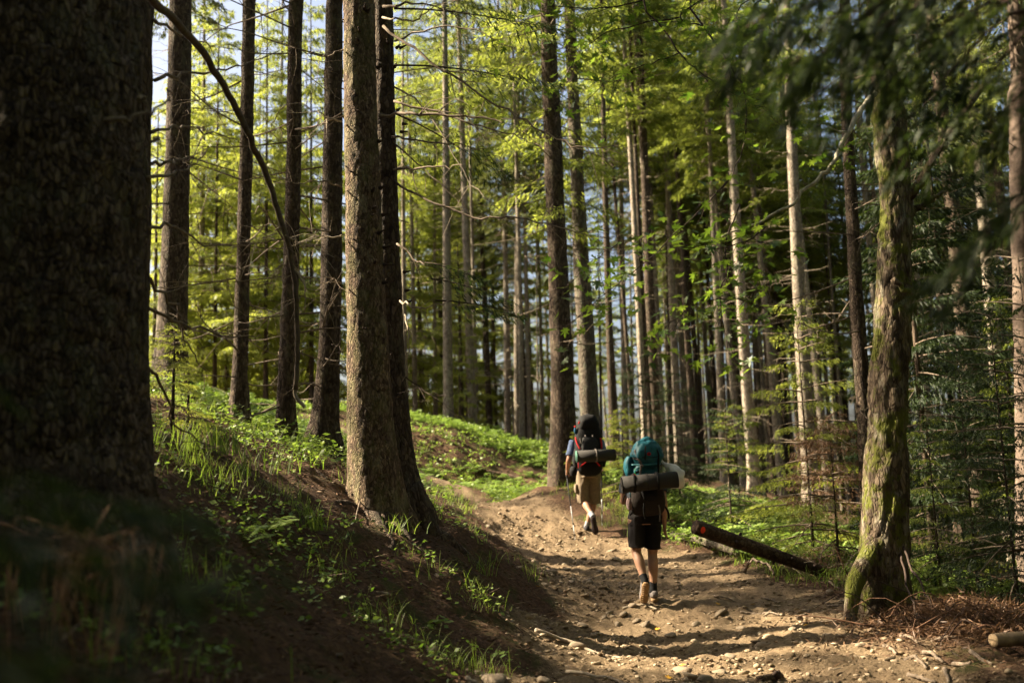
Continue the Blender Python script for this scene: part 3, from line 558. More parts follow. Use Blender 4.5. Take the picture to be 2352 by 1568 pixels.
mtw = [  # photo-traced leafy twigs of the maple (points, r, leaves, spread)
 ([(2000,-160,9.4),(1800,-120,9.1),(1589,-20,8.9),(1673,144,8.7),(1710,215,8.6),(1710,322,8.5),(1673,413,8.4),(1596,480,8.3)], .014, 58),
 ([(1900,-150,9.2),(1600,-60,8.9),(1480,0,8.7),(1562,121,8.6),(1612,168,8.6),(1673,208,8.5),(1723,235,8.5),(1814,262,8.5)], .012, 52),
 ([(1950,-130,9.2),(1710,-40,9.0),(1562,34,8.9),(1629,64,8.8),(1693,91,8.7),(1743,101,8.6),(1800,150,8.6)], .010, 46),
 ([(1900,-90,9.3),(1710,7,9.2),(1696,81,9.0),(1673,161,8.9),(1640,240,8.8)], .008, 40),
 ([(2000,-60,9.4),(1850,-20,9.2),(1735,10,9.1),(1770,60,9.0),(1800,110,8.9),(1860,160,8.8)], .012, 36),
 ([(1673,413,8.4),(1600,490,8.2),(1500,585,8.1),(1420,650,8.0),(1360,700,7.9),(1290,765,7.8)], .007, 44),
 ([(1760,520,8.5),(1700,560,8.4),(1600,570,8.2),(1520,540,8.1),(1440,545,8.0)], .007, 44),
 ([(1700,470,8.4),(1669,544,8.3),(1669,625,8.2),(1653,685,8.1),(1673,790,8.1),(1690,850,8.1)], .008, 54),
 ([(1653,685,8.1),(1600,700,8.0),(1540,740,8.0),(1480,800,7.9)], .005, 34),
 ([(1653,685,8.1),(1710,690,8.1),(1770,720,8.1),(1800,735,8.1)], .005, 30),
 ([(1669,560,8.3),(1720,540,8.3),(1760,590,8.3),(1740,650,8.2)], .006, 32),
 ([(1420,560,8.1),(1360,600,8.0),(1300,660,7.9)], .005, 24),
 ([(1560,40,8.9),(1440,60,8.9),(1340,110,8.8),(1290,190,8.8)], .008, 44),
 ([(1480,0,8.8),(1380,20,8.9),(1260,15,8.9),(1190,60,8.9)], .008, 36),
 ([(1562,121,8.6),(1480,150,8.7),(1400,180,8.7),(1340,240,8.7)], .007, 30)]
lr = np.random.RandomState(77); lf_v = []; nleaf = 0
def leafmat_at(p, s, up=.5):
    yaw = lr.uniform(0, 6.28); d = Matrix.Translation(Vector(p)) @ Matrix.Rotation(yaw, 4, 'Z') @ Matrix.Rotation(lr.normal(-.25, .45), 4, 'X') @ Matrix.Rotation(lr.normal(0, .4), 4, 'Y') @ Matrix.Diagonal((s, s, s, 1)); return d
spots = []
for k, (pts, r, nl) in enumerate(mtw):
    b = branch(maple, pts, r, .002, TWIG, 7, 200 + k, 'leafy_twig', 5, .008, (.2, .5)); c = smoothpts(np.array([P(*q) for q in pts]), 60); off = 18 if (k < 5 and len(pts) > 6) else 8
    for i in range(int(nl * 1.7)):
        q = c[lr.randint(off, 60)] + lr.normal(size=3) * np.array([.17, .22, .10]) - np.array([0, 0, .03]); spots.append(q)
for (a, b_, s_, n_) in ((1845,290,26,9),(1900,340,40,14),(1860,380,25,8),(1930,370,22,6),(1880,270,30,6)):
    for i in range(n_): spots.append(P(a + lr.normal() * s_, b_ + lr.normal() * s_ * .5, 8.75 + lr.normal() * .08))
rootloc = np.array(maple.location); order = lr.permutation(len(spots))
for j, i in enumerate(order):
    s = lr.uniform(.08, .14); m_ = leafmat_at(spots[i] - rootloc, s)
    if j < 290: o = obj('leaf', LEAFM[0], None, maple); o.matrix_local = m_
    else: lf_v.append(m_)
# crown above the frame and the rest of the leaves in one part
for k in range(2200):
    q = np.array([P(2005, -150, 9.6)[0], 9.6, 9.2]) + lr.normal(size=3) * np.array([1.5, 1.5, 1.2]) - rootloc; lf_v.append(leafmat_at(q, lr.uniform(.08, .13)))
LVa = np.array(LV_); allV = []; allF = []
for k, m_ in enumerate(lf_v): a = np.array(m_); allV.append(LVa @ a[:3, :3].T + a[:3, 3]); allF.append(np.array(LF_) + k * len(LVa))
tag(obj('foliage', mk_mesh('foliage', np.concatenate(allV), [np.concatenate(allF)]), LEAF, maple), kind='stuff')
for k in range(7):
    a = k * 2.4; o = np.array([P(2010, -100, 9.6)[0] - .05, 9.6, 7.4 + k * .4]); d = np.array([math.cos(a), math.sin(a), .55]); branch(maple, [tuple(o), tuple(o + d * .8), tuple(o + d * 1.6 + np.array([0, 0, .2])), tuple(o + d * 2.4)], .04, .008, BARKM, 6, 300 + k)
# ------------------------------------------------------------------ unseen trees added outside the frame to shade the path
ro = np.random.RandomState(21); off = []
def off_tree(x, y, c=None, Ht=None):
    t = spruce(x, y, ro.uniform(.3, .45), Ht or ro.uniform(18, 23), ro, True, c if c is not None else (6, 7, 8, 2, 4, 0)[ro.randint(6)], twigs=False); 0
    tag(t, 'tall dark spruce added outside the view to shade the path', 'tree', 'spruces outside the view')
tries = 0
while len(off) < 27 and tries < 4000:
    tries += 1; x, y = ro.uniform(-27, -5.5), ro.uniform(-3, 17.5)
    if x > -.6 * max(y, 0) - 3.4 or 8.6 < y + x * .2126 < 10.7 or any(math.hypot(x - a, y - b) < 2.6 for a, b in off): continue
    off.append((x, y))
for x, y in off: off_tree(x, y)
for x, y, c in ((-17.5, 21, 0), (-20, 24, 5)): off_tree(x, y, c)
rs = np.random.RandomState(4)
for tw_, xx, yy, rr_, n_ in ((twin, -1.33, 9.5, .17, 34), (twin2, -1.12, 9.95, .12, 18)):
    for k in range(n_):
        z_ = rs.uniform(1.9, 6.4); a_ = rs.uniform(3.3, 6.2); d_ = np.array([math.cos(a_), math.sin(a_), rs.uniform(-.2, .3)]); o_ = np.array([xx - .012 * (z_ - 1.5), yy, z_]); l_ = rs.uniform(.01, .06); wobj('branch_stub', tube(np.array([o_ + d_ * rr_ * .8, o_ + d_ * (rr_ + .02), o_ + d_ * (rr_ + .02 + l_)]), [.02, .011, .006], 6), TWIG, tw_)
# unseen wood around and behind the viewpoint, one mass added to block sky light
wp = []; rw = np.random.RandomState(33); tries = 0
while len(wp) < 190 and tries < 20000:
    tries += 1; x, y = rw.uniform(-34, 34), rw.uniform(-30, 42)
    vis = y > -1 and -.6 * y - 4.2 < x < .58 * y + 3.6; sunlane = x < 0 and y > -1.0 + x * -.12
    if vis or sunlane or math.hypot(x - .8, y) < 2.9 or (abs(x - .9) < 1.9 and y < 1) or any((x - a) ** 2 + (y - b) ** 2 < 5.0 for a, b in wp): continue
    wp.append((x, y))
wg = Geo(); wt = Geo()
for x, y in wp:
    z = hz(x, y); Ht = rw.uniform(17, 22); nb = 60; u = np.sort(rw.rand(nb)); hb = rw.uniform(3, 6); zz = z + hb + (Ht - hb) * u; L = (2.9 * (1 - u) ** .8 + .25) * rw.uniform(.7, 1.1, nb)
    (V, F), ax = bough_set(rw, np.stack([0 * zz + x, 0 * zz + y, zz], -1), np.arange(nb) * 2.4 + rw.uniform(-.4, .4, nb), L, -.25 + .6 * u, 16, .8, (.3, .55), (.06, .1)); wg.add(V, F)
    wt.addg(tube(np.array([[x, y, z - .3], [x, y, z + 1], [x, y, z + Ht * .6], [x, y, z + Ht]]), [.24, .19, .12, .02], 7, False))
wood = tag(wg.obj('forest', NEEDLE, None, False), 'unseen spruce wood added around and behind the viewpoint to block the sky', 'forest', kind='stuff'); tag(wt.obj('trunks', BARK, wood), kind='stuff')
# ------------------------------------------------------------------ young trees
YV = []
for k, (Ht, hb, R, nb, de, mt) in enumerate([(10.5, .8, 1.7, 90, 260, NEEDLEY), (8.5, .5, 1.5, 80, 200, NEEDLEY), (2.2, .12, .75, 34, 700, NEEDLEY), (3.4, .2, 1.0, 46, 700, NEEDLED), (12.5, 2.2, 1.8, 88, 260, NEEDLEY)]):
    g, lg = crown_geo(140 + k, Ht, hb, R, nb, de, hang=.9, up=.45, dn=-.15, low=.8, sl=(.07, .15) if Ht > 5 else (.022, .05), sw=(.011, .017) if Ht > 5 else (.003, .006)); a = g.mesh('crown', False); a.materials.append(mt); b = lg.mesh('limb'); b.materials.append(DEAD); YV.append((a, b, Ht))
TY = [trunk_geo(160 + k, 1.0, .05, 8, 8, .2, .01, .05, -.03).mesh('trunk') for k in range(2)]
for m in TY: m.materials.append(BARK)
def young(x, y, v, label, s=1.0, dia=.12, group=None, name='young_spruce', mat=None):
    a, b, Ht = YV[v]; t = empty(name, (x, y, hz(x, y) - .02), rngF.uniform(0, 6.28)); tr = obj('trunk', TY[v % 2], None, t); tr.scale = (dia / .1, dia / .1, Ht * s * .98)
    if mat: a = a.copy(); a.materials.clear(); a.materials.append(mat)
    c = obj('crown', a, None, t); c.scale = (s,) * 3; tag(obj('limb', b, None, c), kind='stuff'); tag(t, label, 'tree', group); return t
# mid-height spruces that fill the background left of the twin trunks with sunlit foliage
for px, Y, v, s, lb in [(430,36,0,1.35,'feathery sunlit spruce behind the stout brown bank trunk'),(492,34,4,1.3,'yellow-green sunlit spruce right of the stout brown bank trunk'),(520,36,0,1.1,'pale distant spruce beyond the straight dark slender trunk'),
   (610,33,4,1.25,'bright sunlit spruce between the two slender bank trunks'),(640,40,0,1.15,'hazy distant spruce behind the slender trunk with the bent branch'),(716,34,4,1.3,'sunlit spruce filling the gap left of the twin trunks'),(352,33,0,1.1,'shaded bushy spruce beside the huge trunk, far on the bank'),
   (955,40,4,1.35,'light green spruce just right of the twin trunks'),(1015,46,4,1.5,'tall bushy spruce behind the grey trunks right of the twin spruces'),(1060,33,1,.8,'low bushy spruce above the fern bank, nearest the twin trunks'),(1140,44,4,1.4,'bushy spruce behind the middle of the fern bank'),(1225,48,4,1.45,'bushy spruce behind the trunks left of the dark pair'),
(1930,36,4,.95,'sunlit bushy spruce left of the mossy maple'),
   (445,40,4,1.5,'tall far sunlit spruce between stout bank trunk and straight dark trunk'),(592,41,4,1.5,'tall sunlit spruce far right behind the straight dark slender trunk'),(708,42,4,1.55,'tall sunlit spruce far left behind the flared-foot trunk'),(968,43,4,1.6,'tallest leafy spruce just right of the twin trunks'),(385,44,4,1.5,'tall sunlit spruce far behind the stout brown bank trunk'),(470,46,4,1.55,'tallest far spruce beyond the bank, left of the straight dark trunk'),(560,48,4,1.5,'far sunlit spruce hidden behind the straight dark slender trunk'),(668,46,4,1.5,'far tall spruce behind the slender trunk of the bent branch'),(760,48,4,1.5,'far tall spruce behind the flared-foot trunk'),(905,50,4,1.55,'far spruce glimpsed behind the twin trunks'),(1085,50,4,1.5,'far spruce above the middle of the rise'),
   (2120,15.5,0,.85,'dark drooping spruce right of the mossy maple'),(2190,17,0,1.0,'dim spruce deep between maple and the dark right-hand trunk'),(2325,15,1,.55,'green spruce at the right margin under the pinkish trunk')]:
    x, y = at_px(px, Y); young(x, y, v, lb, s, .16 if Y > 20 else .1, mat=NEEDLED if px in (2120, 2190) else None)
for x, y, s_ in ((-6.2,5.0,.72),(-7.6,6.3,.75),(-5.6,2.9,.7),(-7.3,3.6,.85),(-5.2,.8,.75)): young(x, y, 0, 'bushy young spruce added outside the view to shade the bank', s_, .14, 'young spruces outside the view')  # dense unseen spruces added to keep the left bank in shade
# saplings by the path
def sap(px, py, v, s, lb, mat=None, Y=None):
    q = ground(px, py) if Y is None else np.array([*at_px(px, Y), 0]); return young(q[0], q[1], v, lb, s, .035, None, 'spruce_sapling', mat)
sap(1480,1140,3,.75,'dark little spruce between the two hikers', Y=17.5)
sap(1430,1150,2,.75,'bright-tipped spruce sapling right of the black pack', NEEDLEY, 16.5)
sap(1555,1150,3,.7,'dark young spruce behind the white bag', None, 17)
sap(1668,1190,3,.62,'dark sapling standing behind the leaning log', None, 15)
sap(1690,1160,2,.9,'pale green sapling behind the leaning log at the foot of pale trunks', NEEDLEY, 18)
sap(1850,1250,3,1.0,'sunlit drooping spruce sapling between leaning log and maple', NEEDLEY, 12.8)
sap(1905,1260,2,.9,'half-brown spruce sapling crowding the maple trunk', NEEDLEB, 12.3)
sap(1860,1130,2,.8,'dry brown spruce sapling at the foot of the thick pale trunk', NEEDLEB, 15.5)
sap(2130,1240,3,.62,'green spruce sapling just right of the maple foot', NEEDLE, 11.5)
sap(2215,1250,3,.95,'dark spruce sapling behind the brush pile', None, 12)
sap(2300,1300,3,1.0,'shadowy spruce sapling at the right margin behind the brush pile', None, 10.8)
sap(2380,1250,3,1.3,'large shadowy spruce sapling cut by the right margin', None, 11.5)
sap(395,960,2,.42,'tiny sunlit spruce seedling at the foot of the huge trunk', NEEDLEY, 8.2)
sap(430,1000,2,.3,'tiny seedling in the grass right of the huge trunk', NEEDLE, 8.6)
sap(1340,1120,2,.55,'green sapling at the foot of the dark trunk pair', NEEDLE, 17.2)
# ------------------------------------------------------------------ near spruces out of focus at both margins
rn = np.random.RandomState(8)
ov = empty('spruce_tree', (3.9, 3.4, hz(3.9, 3.4))); g = trunk_geo(201, 14, .16); g.V = [v + np.array(ov.location) for v in g.V]; wobj('trunk', g, BARK, ov)
tag(ov, 'spruce overhanging the upper right corner with dark blurred boughs', 'tree')
ovl = []
for k in range(30):
    px = rn.uniform(2090, 2560); lim = -120 + max(0, px - 2090) * 1.1; py = rn.uniform(-220, max(-150, lim)); ovl.append((px, py, rn.uniform(2.3, 3.2), rn.uniform(.3, .55), rn.uniform(2.3, 3.5), rn.uniform(-.8, -.2)))
for k, (px, py, Y, L, az, s0) in enumerate(ovl):
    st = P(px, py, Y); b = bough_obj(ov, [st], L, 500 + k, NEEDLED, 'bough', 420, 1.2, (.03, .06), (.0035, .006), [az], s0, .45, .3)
    tr = np.array([3.9, 3.4, st[2] + .25]); branch(ov, [tuple(tr), tuple((tr + st) / 2 + np.array([0, 0, .12])), tuple(st)], .016, .01, TWIG, 0, 1, 'branch')
lo = empty('spruce_sapling', (-1.25, 1.25, hz(-1.25, 1.25)))
branch(lo, [(-1.25, 1.25, hz(-1.25, 1.25)), (-1.24, 1.24, 1.3), (-1.22, 1.25, 2.1)], .03, .008, BARK, 0, 2, 'trunk')
tag(lo, 'out-of-focus spruce sapling with dark boughs low in the left corner', 'tree')
for k, (z, L, az, s0) in enumerate([(1.78,.72,.35,-.12),(1.68,.85,-.1,-.15),(1.58,.8,.15,-.22),(1.5,.95,.3,-.2),(1.42,.7,-.3,-.25),(1.36,.9,.05,-.3),(1.28,.85,.25,-.3),(1.9,.4,.2,.0)]):
    bough_obj(lo, [np.array([-1.23, 1.25, z])], L, 540 + k, NEEDLED, 'bough', 480, .9, (.03, .06), (.003, .005), [az], s0, .4, .25)
# dry curled roots and twigs hanging in the lower left corner
DRYROOT = plain('dry_root', (.34, .19, .12), .4, 25)
dr = empty('dry_root_tangle', tuple(ground(150, 1520, 1.5)))
for k in range(46):
    a = rn.normal(170, 70); top = P(a * .5 + 110 + rn.normal() * 20, 1235 + abs(rn.normal()) * 45, 3.0 + rn.normal() * .12); end = P(a + rn.normal() * 60, 1420 + rn.uniform(-60, 150), 2.9 + rn.normal() * .2); mid = (top + end) / 2 + np.array([(end[0] - top[0]) * .55, -.05, .11 + abs(end[0] - top[0]) * .3])
    g = tube(smoothpts(np.array([top, mid, end]), 12), np.linspace(rn.uniform(.0025, .0065), .0018, 12), 5); wobj('root', g, DRYROOT, dr)
tag(dr, 'tangle of curled dry reddish roots in the dark lower left corner', 'roots')
# ------------------------------------------------------------------ ground cover
def inside(x, y): return pathmask(x, y) < .25
def frond_mesh_np(rng, n, L, sc):
    """n fronds (pos, yaw, length) -> kites; merged"""
def ferns(name, pts, Ls, seed, mat, npin=9):
    rng = np.random.RandomState(seed); n = len(pts); per = 5; m = n * per; base = np.repeat(pts, per, 0); L = np.repeat(Ls, per) * rng.uniform(.7, 1.15, m); yaw = rng.uniform(0, 6.283, m); el = rng.uniform(.5, 1.15, m)
    rad = np.stack([np.cos(yaw), np.sin(yaw), 0 * yaw], -1); tan = np.stack([-np.sin(yaw), np.cos(yaw), 0 * yaw], -1); t = np.linspace(.18, 1, npin)
    ax = base[:, None] + rad[:, None] * (L * np.cos(el))[:, None, None] * t[None, :, None] + np.array([0, 0, 1.]) * ((L * np.sin(el))[:, None] * (t - .55 * t ** 2.2)[None])[..., None]
    pl = (L * .26)[:, None] * np.sin(np.pi * (.12 + .85 * (1 - t) ** .8))[None]; V, F, off = [], [], 0
    for sd_ in (-1, 1):
        d = norm(tan[:, None] * sd_ + rad[:, None] * .45 - np.array([0, 0, .25]) + rng.normal(size=(m, npin, 3)) * .1); p = ax.reshape(-1, 3); dd = d.reshape(-1, 3); ln = pl.reshape(-1)
        w_ = norm(np.repeat(rad, npin, 0)) * (ln * .17 + .002)[:, None]; v = np.stack([p, p + dd * (ln * .4)[:, None] + w_, p + dd * ln[:, None], p + dd * (ln * .4)[:, None] - w_], 1).reshape(-1, 3); i = np.arange(len(p))[:, None] * 4 + off; V.append(v); F.append(np.hstack([i, i + 1, i + 2, i + 3])); off += len(v)
    return obj(name, mk_mesh(name, np.concatenate(V), [np.concatenate(F)]), mat)
def scatter(seed, n, x0, x1, y0, y1, test=None, power=1.0):
    rng = np.random.RandomState(seed); x = rng.uniform(x0, x1, n); y = y0 + (y1 - y0) * rng.rand(n) ** power; k = inside(x, y)
    if test is not None: k &= test(x, y, rng)
    x, y = x[k], y[k]; return np.stack([x, y, H(x, y)], -1)
def clump(fr, th, s): return lambda x, y, r: (vn(np.stack([x * fr, y * fr, 0 * x], -1), s) + r.uniform(-.3, .3, len(x))) > th
def pe(y): return np.interp(y, _pc[:, 0], _pc[:, 1]) + np.interp(y, _pc[:, 0], _pc[:, 2])
r1 = np.random.RandomState(31)
a = scatter(1, 1100, -6.5, 3.5, 19.2, 31, clump(.5, -.1, 2)); tag(ferns('ferns', a, r1.uniform(.3, .6, len(a)), 1, FERN, 8), 'light green ferns and herbs covering the rise beyond the path', 'ferns', kind='stuff')
a = scatter(2, 900, 2.0, 9.5, 11.5, 27, lambda x, y, r: (x > pe(y) + .25) & (x < pe(y) + 5.5) & ~((y < 12.4) & (x < 3.9))); tag(ferns('ferns', a, r1.uniform(.3, .7, len(a)), 2, FERN, 8), 'bright ferns along the right verge beyond the logs', 'ferns', kind='stuff')
a = scatter(3, 420, -10, -1.5, 10.5, 24, clump(.6, 0, 4)); tag(ferns('ferns', a, r1.uniform(.35, .7, len(a)), 3, FERN, 8), 'green ferns on the upper bank between the trunks', 'ferns', kind='stuff')
def herbs(name, pts, hmax, nl, ls, seed, mat):
    """small leafy stems: kite leaves round each point"""
    rng = np.random.RandomState(seed); n = len(pts); m = n * nl; b = np.repeat(pts, nl, 0); hh = np.repeat(rng.uniform(.3, 1, n) * hmax, nl); z = rng.rand(m) ** .7; sp = np.repeat(rng.uniform(.4, 1, n), nl)
    p = b + np.stack([rng.normal(size=m) * .07 * sp, rng.normal(size=m) * .07 * sp, z * hh], -1); yaw = rng.uniform(0, 6.283, m); d = np.stack([np.cos(yaw), np.sin(yaw), rng.normal(.05, .35, m)], -1)
    ln = rng.uniform(*ls, m); V, F = sprays(p, d, ln, ln * rng.uniform(.2, .32, m), rng); return obj(name, mk_mesh(name, V, [F]), mat)
a = scatter(5, 4600, -6.5, 3.8, 18, 31, clump(.7, -.25, 6)); tag(herbs('undergrowth', a, .28, 9, (.05, .11), 5, HERB), 'leafy herbs carpeting the rise beyond the path', 'undergrowth', kind='stuff')
a = scatter(6, 5200, 2.0, 9.5, 11, 26, lambda x, y, r: (x > pe(y) + .1) & (x < pe(y) + 5) & ~((y < 12.2) & (x < 3.9))); tag(herbs('undergrowth', a, .34, 9, (.045, .1), 6, HERB), 'bright leafy herbs on the right verge', 'undergrowth', kind='stuff')
a = scatter(7, 3000, -4.2, .6, 3.2, 11, clump(1.3, .24, 8)); tag(herbs('undergrowth', a, .15, 7, (.02, .06), 7, HERB), 'low leafy herbs on the shaded left bank', 'undergrowth', kind='stuff')
a = scatter(8, 2600, -11, -1, 10, 24, clump(.8, .0, 9)); tag(herbs('undergrowth', a, .3, 8, (.045, .1), 8, HERB), 'leafy herbs between the bank trunks', 'undergrowth', kind='stuff')
def blades(pts, hmin, hmax, nb, seed, spread=.05, wd=.004):
    rng = np.random.RandomState(seed); n = len(pts); m = n * nb; b = np.repeat(pts, nb, 0) + np.stack([rng.normal(size=m) * spread, rng.normal(size=m) * spread, np.full(m, -.01)], -1); L = rng.uniform(hmin, hmax, m); yaw = rng.uniform(0, 6.283, m)
    rad = np.stack([np.cos(yaw), np.sin(yaw), 0 * yaw], -1); tn = np.stack([-np.sin(yaw), np.cos(yaw), 0 * yaw], -1) * rng.uniform(.6, 1.2, m)[:, None] * wd; bend = rng.uniform(.1, .75, m); V = []
    for k, t in enumerate((0, .35, .7, 1.0)):
        c = b + rad * (L * bend * t ** 1.8 + L * .12 * t)[:, None] + np.array([0, 0, 1.]) * (L * (t - .38 * bend * t ** 2.5))[:, None]; f = (1, .9, .6, .08)[k]; V += [c - tn * f, c + tn * f]
    V = np.stack(V, 1).reshape(-1, 3); i = np.arange(m)[:, None] * 8; F = np.concatenate([np.hstack([i + 2 * k, i + 2 * k + 1, i + 2 * k + 3, i + 2 * k + 2]) for k in range(3)]); return V, F
def grass(name, pts, h0, h1, nb, seed, spread=.05, wd=.004):
    V, F = blades(pts, h0, h1, nb, seed, spread, wd); return obj(name, mk_mesh(name, V, [F]), GRASS)
a = scatter(11, 800, -4.2, .4, 3.4, 11, clump(1.2, .2, 20)); tag(grass('grass', a, .04, .24, 14, 11, .1, .0024), 'thin grass scattered over the shaded left bank', 'grass', kind='stuff')
a = scatter(12, 900, 1.5, 6, 9.5, 22, lambda x, y, r: (x > pe(y) - .25) & (x < pe(y) + 1.6)); tag(grass('grass', a, .07, .2, 10, 12, .07), 'short grass along the right path edge', 'grass', kind='stuff')
a = scatter(13, 1500, -6, 2.5, 15, 26, lambda x, y, r: (np.abs(x - np.interp(y, _pc[:, 0], _pc[:, 1])) < 2.5)); tag(grass('grass', a, .08, .22, 10, 13, .08), 'short grass along the far path bend', 'grass', kind='stuff')
for k, (px, py, h, nb, lb) in enumerate([(500,1050,.36,110,'broad sunlit grass clump at the crest of the bank'),(440,1045,.3,90,'sunlit grass clump beside the huge trunk'),(618,1085,.5,40,'tall backlit grass tuft on the bank, nearest the twin trunks'),(720,1080,.22,16,'small bright grass tuft behind the twin trunk foot'),(1000,1190,.34,16,'upright sunlit grass tuft at the end of the twin trunk root'),(1075,1225,.26,22,'bright grass tuft on the mossy root beside the path'),(1110,1310,.32,26,'dark grass tuft at the bank foot beside the path'),(905,1240,.24,40,'arching grass tuft right in front of the twin trunk foot'),(1775,1312,.26,30,'sunlit grass tuft in front of the leaning log'),(720,1210,.28,34,'drooping grass tuft on the bank left of the twin roots'),(560,1090,.26,30,'sunlit ragged grass clump below the bank crest')]):
    q = ground(px, py); V, F = blades(np.array([q]), h * .5, h, nb, 600 + k, .05 if nb < 40 else .12, .0042); tf = obj('grass_tuft', mk_mesh('grass_tuft', V - q, [F]), GRASS); tf.location = q; tag(tf, lb, 'grass', 'grass tufts')
def single_fern(px, py, L, lb, seed):
    q = ground(px, py); o = ferns('fern', np.array([[0, 0, 0.]]), np.array([L]), seed, FERN, 14); o.location = q; tag(o, lb, 'fern')
single_fern(610, 1200, .3, 'small fern on the shaded bank left of the twin roots', 3); single_fern(560, 1240, .26, 'low fern deep in the shade of the bank', 4); single_fern(1940, 1300, .4, 'fern left of the maple root', 6); single_fern(1640, 1180, .55, 'bright fern beside the red-marked log end', 7)
# ------------------------------------------------------------------ litter, gravel, stones, sticks
rl = np.random.RandomState(44)
def flakes(name, x, y, ln, wd, mat, seed, dz=.006):
    rng = np.random.RandomState(seed); p = np.stack([x, y, H(x, y) + dz * rng.rand(len(x)) + .003], -1); yaw = rng.uniform(0, 6.283, len(x)); d = np.stack([np.cos(yaw), np.sin(yaw), rng.normal(0, .22, len(x))], -1); V, F = sprays(p, d, ln, wd, rng); return obj(name, mk_mesh(name, V, [F]), mat)
n = 80000; y = 3 + 12 * rl.rand(n) ** 1.5; x = rl.uniform(-4.6, 5.2, n); k = pathmask(x, y) < rl.uniform(.1, .75, n); x, y = x[k], y[k]
tag(flakes('needle_litter', x, y, rl.uniform(.02, .07, len(x)), rl.uniform(.002, .008, len(x)), LITTER, 1, .018), 'brown needles and bark flakes littering the forest floor', 'litter', kind='stuff')
n = 2600; y = 3 + 10 * rl.rand(n) ** 1.3; x = rl.uniform(-4.2, 4.8, n); k = pathmask(x, y) < .6; x, y = x[k], y[k]
tag(flakes('twig_litter', x, y, rl.uniform(.06, .24, len(x)), rl.uniform(.0022, .0055, len(x)), leaf_mat('fallen_twig', (.06, .04, .027), (.27, .2, .14), (.03, .02, .01), (.06, .04, .02), .05, .9, .1), 9, .02), 'thin fallen twigs strewn over the bank soil', 'litter', kind='stuff')
def gravel_mat():
    m, n = new_mat('gravel_stone'); g = N(n, 'ShaderNodeNewGeometry'); finish(n, ramp(n, [(.0, (.09, .06, .036)), (.5, (.2, .145, .09)), (1.0, (.4, .32, .225))], g.outputs['Random Per Island']), .9, spec=.15); return m
GRAVEL = gravel_mat()
n = 9000; y = 5 + 12 * rl.rand(n) ** 1.4; x = rl.uniform(-1.5, 4.4, n); k = pathmask(x, y) > .3; x, y = x[k], y[k]
tag(flakes('wood_chips', x, y, rl.uniform(.02, .07, len(x)), rl.uniform(.003, .010, len(x)), leaf_mat('wood_chip', (.07, .045, .027), (.34, .25, .16), (.05, .03, .02), (.1, .06, .03), .05, .9, .1), 4, .014), 'bark chips and needles scattered on the path', 'litter', kind='stuff')
def pebbles(name, x, y, s, mat, seed, sink=.3):
    rng = np.random.RandomState(seed); n = len(x); ico = np.array([(0,0,1),(.89,0,.45),(.28,.85,.45),(-.72,.53,.45),(-.72,-.53,.45),(.28,-.85,.45),(.72,.53,-.45),(-.28,.85,-.45),(-.89,0,-.45),(-.28,-.85,-.45),(.72,-.53,-.45),(0,0,-1)]); IF = np.array([(0,1,2),(0,2,3),(0,3,4),(0,4,5),(0,5,1),(1,6,2),(2,7,3),(3,8,4),(4,9,5),(5,10,1),(6,7,2),(7,8,3),(8,9,4),(9,10,5),(10,6,1),(11,7,6),(11,8,7),(11,9,8),(11,10,9),(11,6,10)])
    V = ico[None] * rng.uniform(.65, 1.3, (n, 12, 1)) * np.stack([rng.uniform(.7, 1.5, n), rng.uniform(.6, 1.1, n), rng.uniform(.3, .7, n)], -1)[:, None] * s[:, None, None]; ya = rng.uniform(0, 6.283, n); c, s_ = np.cos(ya)[:, None], np.sin(ya)[:, None]
    W = np.stack([V[..., 0] * c - V[..., 1] * s_, V[..., 0] * s_ + V[..., 1] * c, V[..., 2]], -1) + np.stack([x, y, H(x, y) + s * .15], -1)[:, None]
    return obj(name, mk_mesh(name, W.reshape(-1, 3), [(IF[None] + np.arange(n)[:, None, None] * 12).reshape(-1, 3)]), mat)
n = 26000; y = 5.5 + 14 * rl.rand(n) ** 1.35; x = rl.uniform(-1.5, 4.3, n); k = (pathmask(x, y) > rl.uniform(.2, .9, n)) & (vn(np.stack([x * .9, y * 1.6, 0 * x], -1), 61) + rl.uniform(-.7, .5, n) > -.25); x, y = x[k], y[k]
tag(pebbles('gravel', x, y, .005 + .024 * rl.rand(len(x)) ** 2.6, GRAVEL, 2), 'tan gravel strewn over the path', 'gravel', kind='stuff')
n = 2600; y = 5 + 10 * rl.rand(n) ** 1.3; x = rl.uniform(-3.2, 4.6, n); k = pathmask(x, y) < .6; x, y = x[k], y[k]
tag(pebbles('gravel', x, y, .005 + .02 * rl.rand(len(x)) ** 2.4, plain('bank_stone', (.12, .09, .062), .4, 18), 3), 'small dark stones and clods in the bank litter', 'gravel', kind='stuff')
n = 2600; y = 6 + 10 * rl.rand(n) ** 1.3; x = rl.uniform(-1, 4.2, n); k = (pathmask(x, y) > .4) & (vn(np.stack([x * 1.1, y * 1.9, 0 * x], -1), 63) + rl.uniform(-.5, .5, n) > .05); x, y = x[k], y[k]
tag(pebbles('rubble', x, y, .012 + .034 * rl.rand(len(x)) ** 2, GRAVEL, 5), 'broken angular rubble bedded in the path', 'gravel', kind='stuff')
